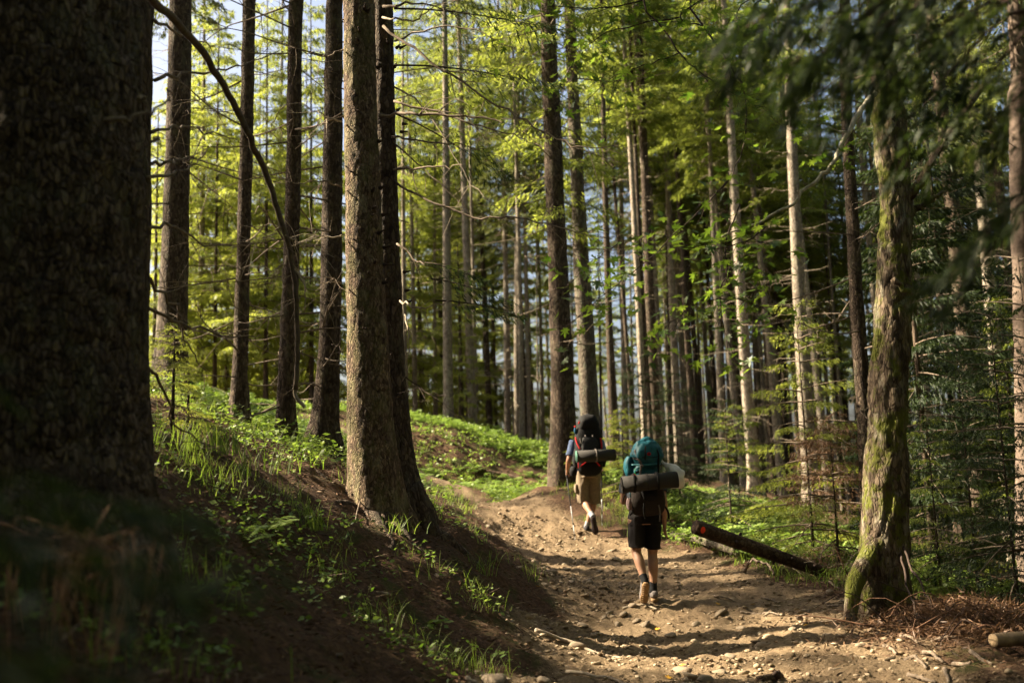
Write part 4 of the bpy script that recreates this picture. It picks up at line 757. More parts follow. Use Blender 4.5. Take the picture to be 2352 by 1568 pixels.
def stone_mesh(seed, sub=2):
    import bmesh
    rng = np.random.RandomState(seed); bm = bmesh.new(); bmesh.ops.create_icosphere(bm, subdivisions=sub, radius=1); V = np.array([v.co for v in bm.verts]); F = np.array([[v.index for v in f.verts] for f in bm.faces]); bm.free()
    for k in range(7):
        d = norm(rng.normal(size=3)); h = rng.uniform(.45, .8); e = V @ d; V = V - np.maximum(0, e - h)[:, None] * d     # chipped facets
    V = V * (1 + .12 * fbm(V * 1.6 + seed, seed, 2))[:, None] * np.array([rng.uniform(1, 1.5), rng.uniform(.7, 1), rng.uniform(.35, .6)]); m = mk_mesh('stone', V, [F]); m.materials.append(STONE); return m
SM = [stone_mesh(k) for k in range(7)]
def stones(lst, label, group, s0, s1, seed):
    rng = np.random.RandomState(seed)
    for (px, py) in lst:
        q = ground(px, py); s = rng.uniform(s0, s1); o = obj('stone', SM[rng.randint(7)]); o.location = (q[0], q[1], q[2] + s * .12); o.scale = (s, s, s); o.rotation_euler = (rng.normal() * .2, rng.normal() * .2, rng.uniform(0, 6.28)); tag(o, label, 'stone', group)
stones([(1195,1302),(1230,1298),(1265,1310),(1300,1305),(1310,1330),(1345,1325),(1375,1308),(1250,1335),(1400,1340),(1285,1345)], 'sunlit stone in the bright band across the path by the mossy root', 'stones in the bright band by the root', .04, .075, 1)
stones([(1400,1395),(1430,1405),(1450,1390),(1460,1415),(1420,1420),(1385,1410),(1480,1430),(1370,1440),(1340,1425)], 'stone in the rubble heap left of the near hiker boots', 'rubble left of the near hiker', .04, .08, 2)
stones([(1590,1545),(1575,1560),(1620,1550),(1560,1530)], 'pale stone in the pile at the lower path margin', 'pale stones at the lower margin', .05, .09, 3)
stones([(1330,1475),(1370,1455),(1500,1470),(1540,1450),(1600,1420),(1650,1400),(1700,1430),(1760,1405),(1450,1500),(1400,1530),(1680,1490),(1750,1470),(1820,1450),(1850,1500),(1900,1450),(1920,1530),(1780,1540),(1650,1530),(1980,1480),(2040,1510),(1300,1510),(1250,1560)], 'half-buried tan stone on the open lower path', 'stones on the lower path', .035, .075, 4)
stones([(1190,1215),(1140,1230),(1120,1205),(1280,1240),(1310,1265),(1240,1255),(1180,1260),(1400,1260),(1420,1280),(1340,1280)], 'stone on the upper path behind the hikers', 'stones on the upper path', .04, .075, 5)
stones([(2045,1345),(1985,1372),(1945,1378),(1905,1362),(2110,1430),(2060,1440)], 'grey stone among debris around the maple foot', 'stones at the maple foot', .04, .07, 6)
stones([(985,1480)], 'flat pale stone alone in the dark soil of the bank foot', None, .07, .08, 7); stones([(878,1360)], 'round greenish stone on the shaded bank', None, .06, .07, 8); stones([(1130,1560)], 'broad flat stone at the lower frame edge of the bank', None, .11, .12, 9); stones([(1010,1345)], 'pale weathered knob of wood and stone in the bank litter', None, .06, .07, 10)
def stick(pts, r, label, mat=DEADP, group=None, name='stick', r1=None, sub=0, cut=False):
    c = []
    for q in pts: g_ = ground(*q[:2]); c.append(g_ + np.array([0, 0, r * .7 + (q[2] if len(q) > 2 else 0)]))
    t = empty(name, tuple(c[0])); branch(t, [tuple(v) for v in c], r, r1 or r * .6, mat, sub, int(pts[0][0]), 'stem', 8, .003, sublen=(.08, .25)); tag(t, label, 'stick', group); return t
for k, (a, b) in enumerate([((2080,1510),(2130,1530)),((2120,1490),(2165,1505)),((2085,1545),(2150,1560)),((2030,1478),(2060,1500)),((2190,1525),(2230,1550)),((2010,1450),(2055,1470)),((2140,1475),(2200,1478)),((2230,1500),(2280,1540)),((2070,1470),(2110,1480)),((2170,1540),(2180,1566))]): stick([a, ((a[0] + b[0]) / 2, (a[1] + b[1]) / 2, .015), b], .017, 'short pale broken stick by the brush pile', DEAD, 'broken sticks by the brush pile')
for k, (a, b) in enumerate([((1750,1360),(1790,1372)),((1830,1415),(1860,1395)),((1880,1425),(1960,1420)),((1740,1395),(1790,1410)),((1700,1395),(1750,1398)),((1640,1365),(1690,1372)),((1960,1400),(2010,1420)),((1900,1385),(1950,1395)),((1985,1360),(2040,1372)),((1905,1340),(1930,1350))]): stick([a, ((a[0] + b[0]) / 2, (a[1] + b[1]) / 2, .01), b], .012, 'thin weathered stick on the path in front of the maple', DEAD, 'sticks in front of the maple')
stick([(1300,1525),(1390,1545),(1450,1560)], .014, 'long pale root strip at the lower path edge', DEADP); stick([(1230,1450),(1300,1468),(1390,1490),(1450,1500)], .022, 'pale half-buried root crossing the bank foot', DEADP, r1=.008); stick([(1070,1555),(1100,1568)], .02, 'pale wood splinter in the dark litter', DEADP); stick([(1090,1530),(1150,1545)], .022, 'split stick lying flat on the dark litter', DEADP); stick([(880,1455),(960,1468),(1000,1490)], .014, 'grey twig half sunk in the shaded bank', DEAD); stick([(1430,1392),(1480,1388),(1510,1392)], .016, 'crooked root piece behind the near boot', DEADP)
stick([(690,1215),(750,1225),(790,1230)], .008, 'dark thin twig lying across the shaded herbs', TWIG); stick([(840,1110),(800,1250)], .006, 'fine dead twig leaning on the bank', DEAD)
# curled yellow leaves on the path
for k, (px, py) in enumerate([(1535,1540),(1350,1432),(1730,1372),(1845,1440),(1505,1432),(1650,1385),(1240,1345),(1400,1352),(1560,1520)]):
    q = ground(px, py); o = obj('fallen_leaf', LEAFM[0].copy()); o.data.materials.clear(); o.data.materials.append(bpy.data.materials.get('yellow_leaf') or plain('yellow_leaf', (.55, .30, .04), .3, 20)); o.location = (q[0], q[1], q[2] + .012); o.scale = (.07,) * 3; o.rotation_euler = (.3, .2, k * 1.3); tag(o, 'small yellow maple leaf fallen on the path', 'leaf', 'yellow leaves on the path')
# ------------------------------------------------------------------ logs
def log(pts, r0, r1, label, mat, seed, mark=None, sides=28, seg=50, dark_end=True):
    c = smoothpts(np.array([np.array(q) if len(q) == 3 and abs(q[0]) < 60 else P(*q) for q in pts]), seg); r = np.linspace(r0, r1, seg); t_, x_, y_ = frames(c); a = np.arange(sides) * 2 * np.pi / sides
    q = np.stack([np.cos(a)[None] * 2 + 0 * r[:, None], np.sin(a)[None] * 2 + 0 * r[:, None], np.linspace(0, 6, seg)[:, None] + 0 * a[None]], -1); R_ = r[:, None] * (1 + .06 * fbm(q * 1.2, seed, 3))
    V = c[:, None] + R_[..., None] * (np.cos(a)[None, :, None] * x_[:, None] + np.sin(a)[None, :, None] * y_[:, None]); o = empty('log', tuple(c[0])); wobj('stem', grid_faces(V, False), mat, o)
    for e, s_ in ((0, -1), (seg - 1, 1)): wobj('cut_face', tube(np.array([c[e] - t_[e] * .004 * s_, c[e] + t_[e] * .006 * s_]), R_[e].mean() * .97, 24), mat if dark_end else WOODCUT, o)
    rng = np.random.RandomState(seed)
    for k in range(6):
        i = rng.randint(6, seg - 4); an = rng.uniform(0, 6.28); d = np.cos(an) * x_[i] + np.sin(an) * y_[i]; wobj('branch_stub', tube(np.array([c[i] + d * r[i] * .8, c[i] + d * (r[i] + .035)]), [.022, .014], 8), TWIG, o)
    tag(o, label, 'log'); return o, c, x_, y_, r
LOGM = bark_mat('log_bark', (.03, .02, .014), (.085, .055, .036), (.16, .11, .07), 16, stretch=1.0, bd=.015)
LOGG = bark_mat('grey_log_bark', (.07, .055, .042), (.17, .14, .105), (.3, .25, .19), 16, moss=(.06, .075, .02), mossamt=.6, stretch=1.0, bd=.02)
q1 = P(1597,1210,11.2); q2 = P(1890,1312,11.7); q2[2] = hz(q2[0], q2[1]) + .06; lg1, lc, lx, ly, lrad = log([tuple(q1), tuple((q1 * .5 + q2 * .5)), tuple(q2)], .082, .068, 'dark leaning log with a red paint mark at its raised end', LOGM, 3)
RED = plain('red_paint', (.85, .07, .02), .15, 12, .6)
# paint spot laid on the bark: small curved patch
pn = norm(np.array([-.25, -.95, .3])); g = Geo(); u_ = np.linspace(-1, 1, 9); tt = norm(lc[6] - lc[0]); nn0 = norm(pn - tt * np.dot(pn, tt)); bb = np.cross(tt, nn0); VV = []
for a_ in u_:
    for b_ in u_:
        kx, ky = a_ * math.sqrt(1 - b_ * b_ / 2), b_ * math.sqrt(1 - a_ * a_ / 2); an = ky * .45 + .25; VV.append(lc[0] + tt * (.055 + kx * .028) + (nn0 * math.cos(an) + bb * math.sin(an)) * (.082 * 1.065))
VV = np.array(VV); VV += .003 * fbm(VV * 40, 2, 2)[:, None]; ii = np.array([(i * 9 + j, i * 9 + j + 1, i * 9 + j + 10, i * 9 + j + 9) for i in range(8) for j in range(8)]); wobj('paint_mark', g.add(VV, ii), RED, lg1)
q1 = ground(1545, 1232); q2 = ground(1712, 1292); log([tuple(q1 + [0, -.05, .07]), tuple((q1 + q2) / 2 + [0, -.05, .08]), tuple(q2 + [0, .0, .05])], .05, .058, 'grey weathered log lying under the leaning log', LOGG, 4)
q1 = ground(1366, 1180); q2 = ground(1425, 1200); log([tuple(P(1368, 1162, 16.6)), tuple(P(1425, 1186, 16.1))], .07, .06, 'pale cut log end behind the front hiker legs', LOGG, 5)
q1 = ground(2285, 1500); log([tuple(q1 + [0, 0, .07]), tuple(q1 + [.32, .1, .06]), tuple(q1 + [.7, .2, .03])], .05, .055, 'thick pale cut log piece in the lower right brush', plain('peeled_log', (.2, .14, .09), .5, 12), 6, dark_end=False)
q1 = ground(1180, 1152); log([tuple(ground(1225,1152) + [0, .3, .02]), tuple(ground(1290, 1158) + [0, .3, .02])], .03, .025, 'slim pale log along the far grassy verge', plain('pale_log', (.3, .24, .17), .4, 12), 7)
log([tuple(ground(1070,1085) + [0, 0, .12]), tuple(ground(1150, 1095) + [0, 0, .14]), tuple(ground(1200,1108) + [0, 0, .1])], .05, .04, 'dark fallen stem half hidden in the ferns of the far rise', LOGM, 8)
log([tuple(ground(1745,1550) + [0, 0, .025]), tuple(ground(1790,1538) + [0, 0, .025])], .035, .03, 'short dark log stub lying on the lower path', LOGM, 9)
# arched root beside the leaning log
st = empty('arched_root', tuple(ground(1715, 1310))); branch(st, [(1706,1312,11.9),(1722,1292,11.8),(1745,1288,11.7),(1765,1300,11.6),(1780,1318,11.5)], .02, .012, DEAD, 0, 1, 'stem'); tag(st, 'bare root arching out of the ground below the leaning log', 'root')
# ------------------------------------------------------------------ brush pile of dead spruce branches
bp = empty('brush_pile', tuple(ground(2200, 1450))); rb = np.random.RandomState(91); lb0 = np.array(bp.location); bx = ground(2190, 1465, 5); tw = Geo()
for k in range(60):
    o = bx + np.array([rb.uniform(-.5, 1.5), rb.uniform(-.35, 1.0), rb.uniform(.0, .1)]); a = rb.uniform(0, 6.283); l = rb.uniform(.4, 1.1); d = np.array([math.cos(a), math.sin(a) * .7, 0]); hgt = rb.uniform(.05, .3)
    c = smoothpts(np.array([o, o + d * l * .5 + [0, 0, hgt], o + d * l + [0, 0, rb.uniform(-.05, .15)]]), 8); c[:, 2] = np.maximum(c[:, 2], H(c[:, 0], c[:, 1]) + .01)
    wobj('branch', tube(c, np.linspace(rb.uniform(.003, .009), .002, 8), 5), REDTWIG if k % 3 else TWIG, bp)
m = 11000; o = bx + np.stack([rb.normal(.45, .55, m), rb.normal(.35, .38, m), 0 * rb.rand(m)], -1); hh = .28 * np.exp(-((o[:, 0] - bx[0] - .4) / .6) ** 2 - ((o[:, 1] - bx[1] - .4) / .5) ** 2) + .05; o[:, 2] = H(o[:, 0], o[:, 1]) + hh * rb.rand(m) ** .6; V, F = sprays(o, np.stack([rb.normal(size=m), rb.normal(size=m), rb.normal(size=m) * .6 - .2], -1), rb.uniform(.05, .13, m), rb.uniform(.003, .007, m), rb)
tag(wobj('needle_mass', Geo().add(V, F), NEEDLEB, bp, False), kind='stuff'); tag(bp, 'rusty brush pile of dead spruce branches right of the maple', 'brush pile')
for k, pts in enumerate([[(2068,1240,9.5),(2110,1330,9.0),(2140,1400,8.7)],[(2066,1250,9.5),(2085,1350,9.0),(2108,1430,8.6)]]):
    t = empty('dead_pole', tuple(P(*pts[-1]))); branch(t, pts, .012, .008, TWIG, 2, 90 + k, 'stem'); tag(t, ['thin dark dead pole slanting from maple into the brush, upper one', 'thin dark dead pole leaning on the maple, steeper one'][k], 'stick')
# dry reddish bush by the leaning log
db = empty('dry_bush', tuple(ground(1900, 1290))); rb = np.random.RandomState(95); bx = np.array([*at_px(1890, 12.0), 0]); bx[2] = hz(bx[0], bx[1])
for k in range(40):
    o = bx + np.array([rb.normal() * .3, rb.normal() * .25, .02]); d = norm(np.array([rb.normal() * .7, rb.normal() * .7, rb.uniform(.3, 1)])); l = rb.uniform(.3, .75); wobj('branch', tube(smoothpts(np.array([o, o + d * l * .6, o + d * l - [0, 0, .15 * l]]), 6), np.linspace(.006, .0018, 6), 4), DEADP if k % 3 else REDTWIG, db)
tag(db, 'dry leafless bush of pale curling twigs left of the maple', 'bush')
# little white-flecked herb at the log end
q = ground(1895, 1335); o = herbs('leafy_herb', np.array([[0, 0, 0.], [.08, .03, 0], [-.07, .02, 0], [.14, -.02, 0]]), .2, 16, (.02, .045), 55, HERB); o.location = q; o['kind'] = 'stuff'; tag(o, 'small bright leafy herb at the low end of the leaning log', 'plant')
q = ground(805, 1220); o = herbs('leafy_herb', np.array([[0, 0, 0.], [.08, .03, 0], [-.07, .02, 0]]), .14, 14, (.03, .06), 56, HERB); o.location = q; o['kind'] = 'stuff'; tag(o, 'low leafy herb against the twin trunk roots', 'plant')
q = ground(1000, 1420); o = herbs('leafy_herb', np.array([[0, 0, 0.], [.05, .05, 0]]), .14, 8, (.05, .09), 57, HERB); o.location = q; tag(o, 'broad-leaved seedling alone on the dark bank foot', 'plant')
# ------------------------------------------------------------------ hikers
def fab(name, col, scale=60, var=.2, rough=.85, bstr=.25): return plain(name, col, var, scale, rough, .2, bstr, .004)
SKIN = plain('skin', (.33, .18, .115), .12, 14, .55, .35, .1, .003)
SKIN2 = plain('tanned_skin', (.28, .145, .09), .12, 14, .55, .35, .1, .003)
BLACKF = fab('black_fabric', (.007, .0065, .0065)); CHAR = fab('charcoal_foam', (.03, .027, .025), 90, .15, .8); BROWNF = fab('brown_black_fabric', (.022, .016, .013)); TEAL = fab('teal_nylon', (.012, .088, .115), 18, .3, .5)
TEALD = fab('teal_light', (.03, .15, .18), 18, .25, .5); REDF = fab('red_webbing', (.45, .015, .02)); GREYW = fab('grey_webbing', (.14, .12, .11)); KHAKI = fab('khaki_cotton', (.17, .13, .088), 30, .2, .9, .4); BLUEF = fab('blue_shirt', (.10, .135, .23), 30); DARKSH = fab('dark_shirt', (.03, .035, .045), 30)
SHOE = fab('grey_shoe', (.15, .13, .125), 40, .35); SHOED = fab('dark_boot', (.022, .02, .022), 40, .3); SOLE = fab('tan_sole', (.30, .19, .10), 40, .3); SOLED = fab('dark_sole', (.03, .02, .02), 40, .3); SOCK = fab('black_sock', (.008, .008, .009)); SOCKG = fab('grey_sock', (.22, .22, .24)); HAIR = fab('dark_hair', (.02, .014, .01)); PLAST = fab('white_plastic', (.62, .6, .57), 12, .12, .45, .6); GREENF = fab('green_foam', (.05, .12, .09), 60); METAL = plain('pole_metal', (.35, .35, .36), .1, 10, .35, .5); GREENC = fab('green_cord', (.02, .35, .1)); MAUVE = fab('mauve_pouch', (.20, .14, .135))
STRIPE = None
def remesh(name, geo, vox, mat, parent, smooth_it=3):
    me = geo.mesh(name); o = bpy.data.objects.new(name + '_tmp', me); COL.objects.link(o); m = o.modifiers.new('r', 'REMESH'); m.mode = 'VOXEL'; m.voxel_size = vox
    s = o.modifiers.new('s', 'SMOOTH'); s.iterations = smooth_it; s.factor = .5
    dg = bpy.context.evaluated_depsgraph_get(); nm = bpy.data.meshes.new_from_object(o.evaluated_get(dg)); bpy.data.objects.remove(o); nm.name = name; nm.materials.clear(); nm.materials.append(mat)
    nm.polygons.foreach_set('use_smooth', np.ones(len(nm.polygons), bool)); return obj(name, nm, None, parent)
def ell(c, r, sides=14, n=9):
    t = np.linspace(-1, 1, n); s = np.sqrt(np.maximum(.02, 1 - t ** 2)); return loft(np.stack([np.full(n, c[0]), np.full(n, c[1]), c[2] + t * r[2]], -1), r[0] * s, r[1] * s, sides=sides)
def hand(wrist, d, side, curl=.35, pole=None):
    """palm, four bent fingers of unequal length and a thumb; d: pointing direction, side: direction of the back of the hand to thumb edge"""
    d = norm(np.array(d)); sd_ = norm(np.array(side) - d * np.dot(side, d)); nr = np.cross(d, sd_); g = Geo(); w0 = np.array(wrist)
    g.addg(loft([w0 - d * .01, w0 + d * .03, w0 + d * .06, w0 + d * .09], [.024, .036, .04, .037], [.018, .017, .015, .013], xd=sd_, sides=12, n=8))
    for k, (off, ln) in enumerate(((.028, .072), (.0095, .08), (-.0095, .075), (-.028, .06))):
        b = w0 + d * .083 + sd_ * off; p = [b]; a = curl * .5
        for f in (.45, .32, .23):
            p.append(p[-1] + (d * math.cos(a) + nr * math.sin(a)) * ln * f); a += curl
        g.addg(loft(p, [.0092, .0088, .008, .0066], [.0092, .0088, .008, .0066], xd=sd_, sides=8))
    b = w0 + d * .028 + sd_ * .03; p = [b, b + (d * .6 + sd_ * .65 + nr * .2) * .035, b + (d * .85 + sd_ * .55 + nr * .45) * .062, b + (d * 1.0 + sd_ * .4 + nr * .6) * .082]; g.addg(loft(p, [.013, .011, .0095, .0075], [.013, .011, .0095, .0075], xd=nr, sides=8)); return g
def leg(h, k, a):
    h, k, a = map(np.array, (h, k, a)); calf = k + (a - k) * .3 + np.array([0, -.022, 0]); return loft([h, h + (k - h) * .45, k + (h - k) * .12, k, calf, k + (a - k) * .62 + [0, -.012, 0], a + (k - a) * .08, a - np.array([0, 0, .02])], [.092, .078, .058, .053, .056, .045, .034, .036], [.095, .08, .06, .056, .062, .048, .038, .04], sides=16, n=26)
def arm(s, e, w_): s, e, w_ = map(np.array, (s, e, w_)); return loft([s, s + (e - s) * .5, e, e + (w_ - e) * .3, w_], [.054, .048, .041, .042, .027], [.054, .048, .041, .042, .024], sides=14, n=18)
def person(name, base, rz, J, skin):
    r = empty(name, base, rz); g = Geo()
    g.addg(loft([(0, 0, .84), (0, 0, .93), (0, .01, 1.05), J['chest'], J['upper'], J['neck0'], J['neck1']], [.15, .165, .145, .165, .17, .075, .058], [.11, .115, .1, .115, .1, .07, .06], sides=20, n=30))
    hc = np.array(J['head']); g.addg(ell(hc, (.078, .098, .118), 18, 13)); g.addg(ell(hc + [0, .03, -.07], (.058, .065, .055)))
    g.addg(loft([hc + [0, .09, .03], hc + [0, .112, -.012], hc + [0, .098, -.028]], [.01, .016, .012], [.01, .014, .01], sides=8)); g.addg(loft([hc + [-.022, .083, -.062], hc + [0, .09, -.062], hc + [.022, .083, -.062]], [.006, .009, .006], [.006, .009, .006], xd=(0, 0, 1), sides=8))
    for s in (-1, 1): g.addg(ell(hc + [s * .08, -.005, -.008], (.012, .022, .034)))
    g.addg(leg(*J['legL'])); g.addg(leg(*J['legR'])); g.addg(arm(*J['armL'])); g.addg(arm(*J['armR'])); g.addg(hand(*J['handL'])); g.addg(hand(*J['handR']))
    for t_ in ('L', 'R'): a = np.array(J['leg' + t_][2]); toe = np.array(J['toe' + t_]); g.addg(loft([a - [0, 0, .0], a * .6 + toe * .4, toe], [.034, .036, .025], [.034, .03, .018], sides=10, n=8))
    remesh('body', g, .0065, skin, r, 2)
    hr = Geo(); hr.addg(ell(hc + [0, -.018, .026], (.084, .096, .108), 18, 13)); remesh('hair', hr, .01, HAIR, r, 2)
    for s in (-1, 1): ell(hc + [s * .032, .088, .0], (.011, .008, .009), 8, 6).obj('eye', PLAST, r)
    return r
def shorts(r, waist, hem, J, mat, w_=.17, hw=(.115, .115), fl=1.0, seed=3, wr=.012):
    g = Geo(); g.addg(loft([(0, 0, waist + .02), (0, 0, waist - .1), (0, 0, .85)], [w_ - .01, w_, w_ + .012], [.12, .135, .14], sides=24, n=10, e=2.3))
    for s in 'LR':
        h, k, _ = map(np.array, J['leg' + s]); t = (h[2] - hem[s]) / max(.05, h[2] - k[2]); e = h + (k - h) * min(t, 1.15); g.addg(loft([h + [0, 0, .04], h + (e - h) * .5, e], [hw[0] * .9, hw[0], hw[1] * fl], [.12, .125, .125 * fl], sides=22, n=14))
    o = remesh('shorts', g, .009, mat, r, 2); co = np.array([v.co for v in o.data.vertices]); co += (wr * fbm(co * np.array([14, 14, 6]), seed, 2))[:, None] * norm(co * np.array([1, 1, 0])); o.data.vertices.foreach_set('co', co.astype(np.float32).ravel()); return o
def shoe(r, a, toe, mat, sole, sock, sockh=.09, roll=0):
    """boot along the foot line heel->toe; a: ankle, toe: tip"""
    a, toe = np.array(a, float), np.array(toe, float); f = norm(toe - a - np.array([0, 0, 0])); 
    up = norm(a - toe + np.array([0, 0, .3])); d = norm(np.array(toe) - a); L = np.linalg.norm(toe - a)
    # foot frame: forward along sole
    fw = norm(toe - (a + np.array([0, 0, 0])) + 0 * d); side = norm(np.cross(fw, [0, 0, 1])); upv = np.cross(side, fw)
    return fw, side, upv
def boot(r, heel, toe, upv, mat, sole, sock, ank, sockm_h=.1):
    """heel, toe: points on the sole; upv: foot-up direction; ank: ankle point"""
    heel, toe, upv, ank = (np.array(v, float) for v in (heel, toe, upv, ank)); f = norm(toe - heel); L = np.linalg.norm(toe - heel); u = norm(upv - f * np.dot(upv, f)); s = np.cross(f, u)
    st = [(-.02, .026, .02), (.06, .038, .045), (.22, .041, .052), (.45, .041, .047), (.7, .047, .036), (.9, .042, .028), (1.0, .022, .018)]
    g = loft([heel + f * L * t + u * (h_ + .018) for t, _, h_ in st], [w_ for _, w_, _ in st], [h_ for _, _, h_ in st], xd=s, sides=18, n=22, e=2.4)
    g.addg(loft([heel + f * L * .2 + u * .04, (heel + f * L * .2 + u * .08) * .6 + ank * .4, ank + (ank - heel - f * L * .2) * .05], [.042, .042, .041], [.05, .048, .045], xd=s, sides=16, n=8)); up_ = remesh('shoe', g, .006, mat, r, 1)
    g2 = loft([heel + f * L * t + u * .008 for t in (-.04, .08, .3, .5, .72, .92, 1.02)], [.024, .04, .04, .037, .047, .042, .02], [.014, .016, .016, .014, .014, .014, .01], xd=s, sides=16, n=20, e=3.0); wd = g2.obj('sole', sole, up_)
    for k in range(9):
        t = .05 + k * .105; g3 = loft([heel + f * L * t - u * .008 - s * .03, heel + f * L * t - u * .009 + s * .03], [.007, .007], [.005, .005], xd=f, sides=6); g3.obj('tread', sole, up_)
    return up_
def sock(r, ank, knee, mat, h=.07): ank, knee = np.array(ank), np.array(knee); d = norm(knee - ank); loft([ank - d * .03, ank + d * h * .5, ank + d * h], [.043, .041, .043], [.046, .044, .046], sides=18, n=8).obj('sock', mat, r)
def strap(parent, pts, wd, mat, name='strap', th=.003, nrm=(0, -1, 0), n=18):
    c = smoothpts(np.array(pts, float), n); t = norm(np.gradient(c, axis=0)); nn = np.array(nrm, float); s = norm(np.cross(t, nn)); up = np.cross(s, t); V = np.stack([c - s * wd / 2 - up * th, c + s * wd / 2 - up * th, c + s * wd / 2 + up * th, c - s * wd / 2 + up * th], 1); return grid_faces(V).obj(name, mat, parent, False)
def puff(geo, amp, fr, seed):
    for i in range(len(geo.V)):
        v = geo.V[i]; c = v.mean(0); d = norm(v - c); geo.V[i] = v + (amp * fbm(v * np.array(fr), seed, 3))[:, None] * d
    return geo
def mat_roll(name, L, R, label, base, rot, inner=CHAR):
    """rolled foam mat: spiral sheet along local X"""
    r = empty(name, base); r.rotation_euler = rot; th = np.linspace(0, 2 * np.pi * 4.0, 150); rad = .018 + (R - .018) * th / th[-1]; prof = np.stack([0 * th, rad * np.cos(th), rad * np.sin(th)], -1); ins = np.stack([0 * th, (rad - .009) * np.cos(th), (rad - .009) * np.sin(th)], -1)
    ring = np.vstack([prof, ins[::-1]]); xs = np.linspace(-L / 2, L / 2, 7); V = np.stack([ring + np.array([x, 0, 0]) + np.array([0, .002, .002]) * math.sin(x * 9) for x in xs]); n, s_, _ = V.shape
    g = grid_faces(V, False); i = np.arange(149); cap = np.stack([i, i + 1, s_ - 2 - i, s_ - 1 - i], -1); g.Q += [cap, cap[:, ::-1] + (n - 1) * s_]; g.obj('foam_sheet', inner, r); loft([(-L / 2 + .012, 0, 0), (L / 2 - .012, 0, 0)], [R - .006] * 2, [R - .006] * 2, xd=(0, 1, 0), sides=24).obj('core', inner, r); tag(r, label, 'sleeping mat'); return r
def ringstrap(parent, x, R, wd, mat): a = np.linspace(0, 2 * np.pi, 28); V = np.stack([np.stack([np.full(28, x + s * wd / 2), q * np.cos(a), q * np.sin(a)], -1) for s, q in ((-1, R + .002), (-1, R + .006), (1, R + .006), (1, R + .002))], 1); return grid_faces(V, False).obj('strap', mat, parent, False)
def loc2w(root, p): return np.array(root.matrix_basis @ Vector(p)) if False else np.array(root.location) + np.array(Matrix.Rotation(root.rotation_euler.z, 3, 'Z') @ Vector(p))
# ---- near hiker: black shorts, teal pack
def ztop(px, Y): p = ground(px, 1392); return p
b1 = ground(1490, 1380, 6); print('H1', b1)
J1 = dict(chest=(0, .05, 1.2), upper=(0, .09, 1.38), neck0=(0, .12, 1.46), neck1=(0, .16, 1.54), head=(0, .2, 1.6),
  legL=((-.095, 0, .9), (-.105, .03, .53), (-.06, -.16, .235)), legR=((.095, 0, .9), (.078, .05, .5), (.055, -.02, .115)), toeL=(-.07, -.1, .075), toeR=(.075, .13, .035),
  armL=((-.19, .09, 1.36), (-.2, .16, 1.1), (-.13, .34, 1.2)), armR=((.2, .08, 1.36), (.225, .0, 1.08), (.225, .03, .835)), handL=((-.125, .345, 1.205), (.3, .2, .9), (.6, .5, -.3), .9), handR=((.225, .033, .83), (.02, .12, -1), (-.2, 1, 0), .35))
h1 = person('person', b1, math.radians(3), J1, SKIN); tag(h1, 'person in black patterned shorts walking away with one boot lifted', 'person')
shirt = Geo(); shirt.addg(loft([(0, 0, 1.0), J1['chest'], J1['upper'], (0, .11, 1.45)], [.168, .185, .19, .09], [.13, .135, .12, .085], sides=22, n=18))
for s in 'LR': a_, e_, _ = map(np.array, J1['arm' + s]); shirt.addg(loft([a_ * .9 + [0, 0, .14 * 0], a_ + (e_ - a_) * .3, a_ + (e_ - a_) * .62], [.07, .066, .068], [.07, .066, .068], sides=14))
remesh('shirt', shirt, .01, DARKSH, h1, 2)
def stripe_mat():
    m, n = new_mat('black_striped_shorts'); c = objcoord(n, (1, 1, 1)); f = noise(n, c, 5, 3, .5); wv = N(n, 'ShaderNodeTexWave'); wv.inputs['Scale'].default_value = 34; wv.inputs['Distortion'].default_value = 1.5; mp = objcoord(n, (1.0, .4, .35)); n.links.new(mp, wv.inputs['Vector'])
    xyz = N(n, 'ShaderNodeSeparateXYZ'); n.links.new(objcoord(n), xyz.inputs[0]); sel = ramp(n, [(.0, (1,) * 3), (.06, (0,) * 3)], N(n, 'ShaderNodeMath', operation='MULTIPLY_ADD').outputs[0]); ma = sel.node.inputs[0].links[0].from_node; n.links.new(xyz.outputs[0], ma.inputs[0]); ma.inputs[1].default_value = 1.0; ma.inputs[2].default_value = .11
    st = mixc(n, ramp(n, [(.55, (0,) * 3), (.75, (.6,) * 3)], wv.outputs[0]), (.006, .005, .005), (.06, .05, .045)); rd = mixc(n, ramp(n, [(.66, (0,) * 3), (.7, (.8,) * 3)], f), st, (.16, .012, .012)); finish(n, mixc(n, sel, (.006, .005, .005), rd), .85, f, .2, .004, .2); return m
shorts(h1, 1.0, dict(L=.595, R=.575), J1, stripe_mat(), .178, (.095, .09), 1.0, 5)
boot(h1, (-.06, -.225, .215), (-.075, -.115, -.005), (0, .85, .5), SHOE, SOLE, None, (-.06, -.17, .225)); boot(h1, (.055, -.075, .012), (.085, .185, .004), (0, 0, 1), SHOE, SOLE, None, (.055, -.02, .115)); sock(h1, (-.06, -.162, .235), J1['legL'][1], SOCK, .075); sock(h1, (.055, -.02, .125), J1['legR'][1], SOCK, .085)
def on1(p): return loc2w(h1, p)
pk = empty('backpack', tuple(on1((0, -.18, 1.0))), math.radians(3)); tag(pk, 'big teal hiking backpack with red round emblem and dark bottom', 'backpack')
def T(lst): return [np.array(v) for v in lst]
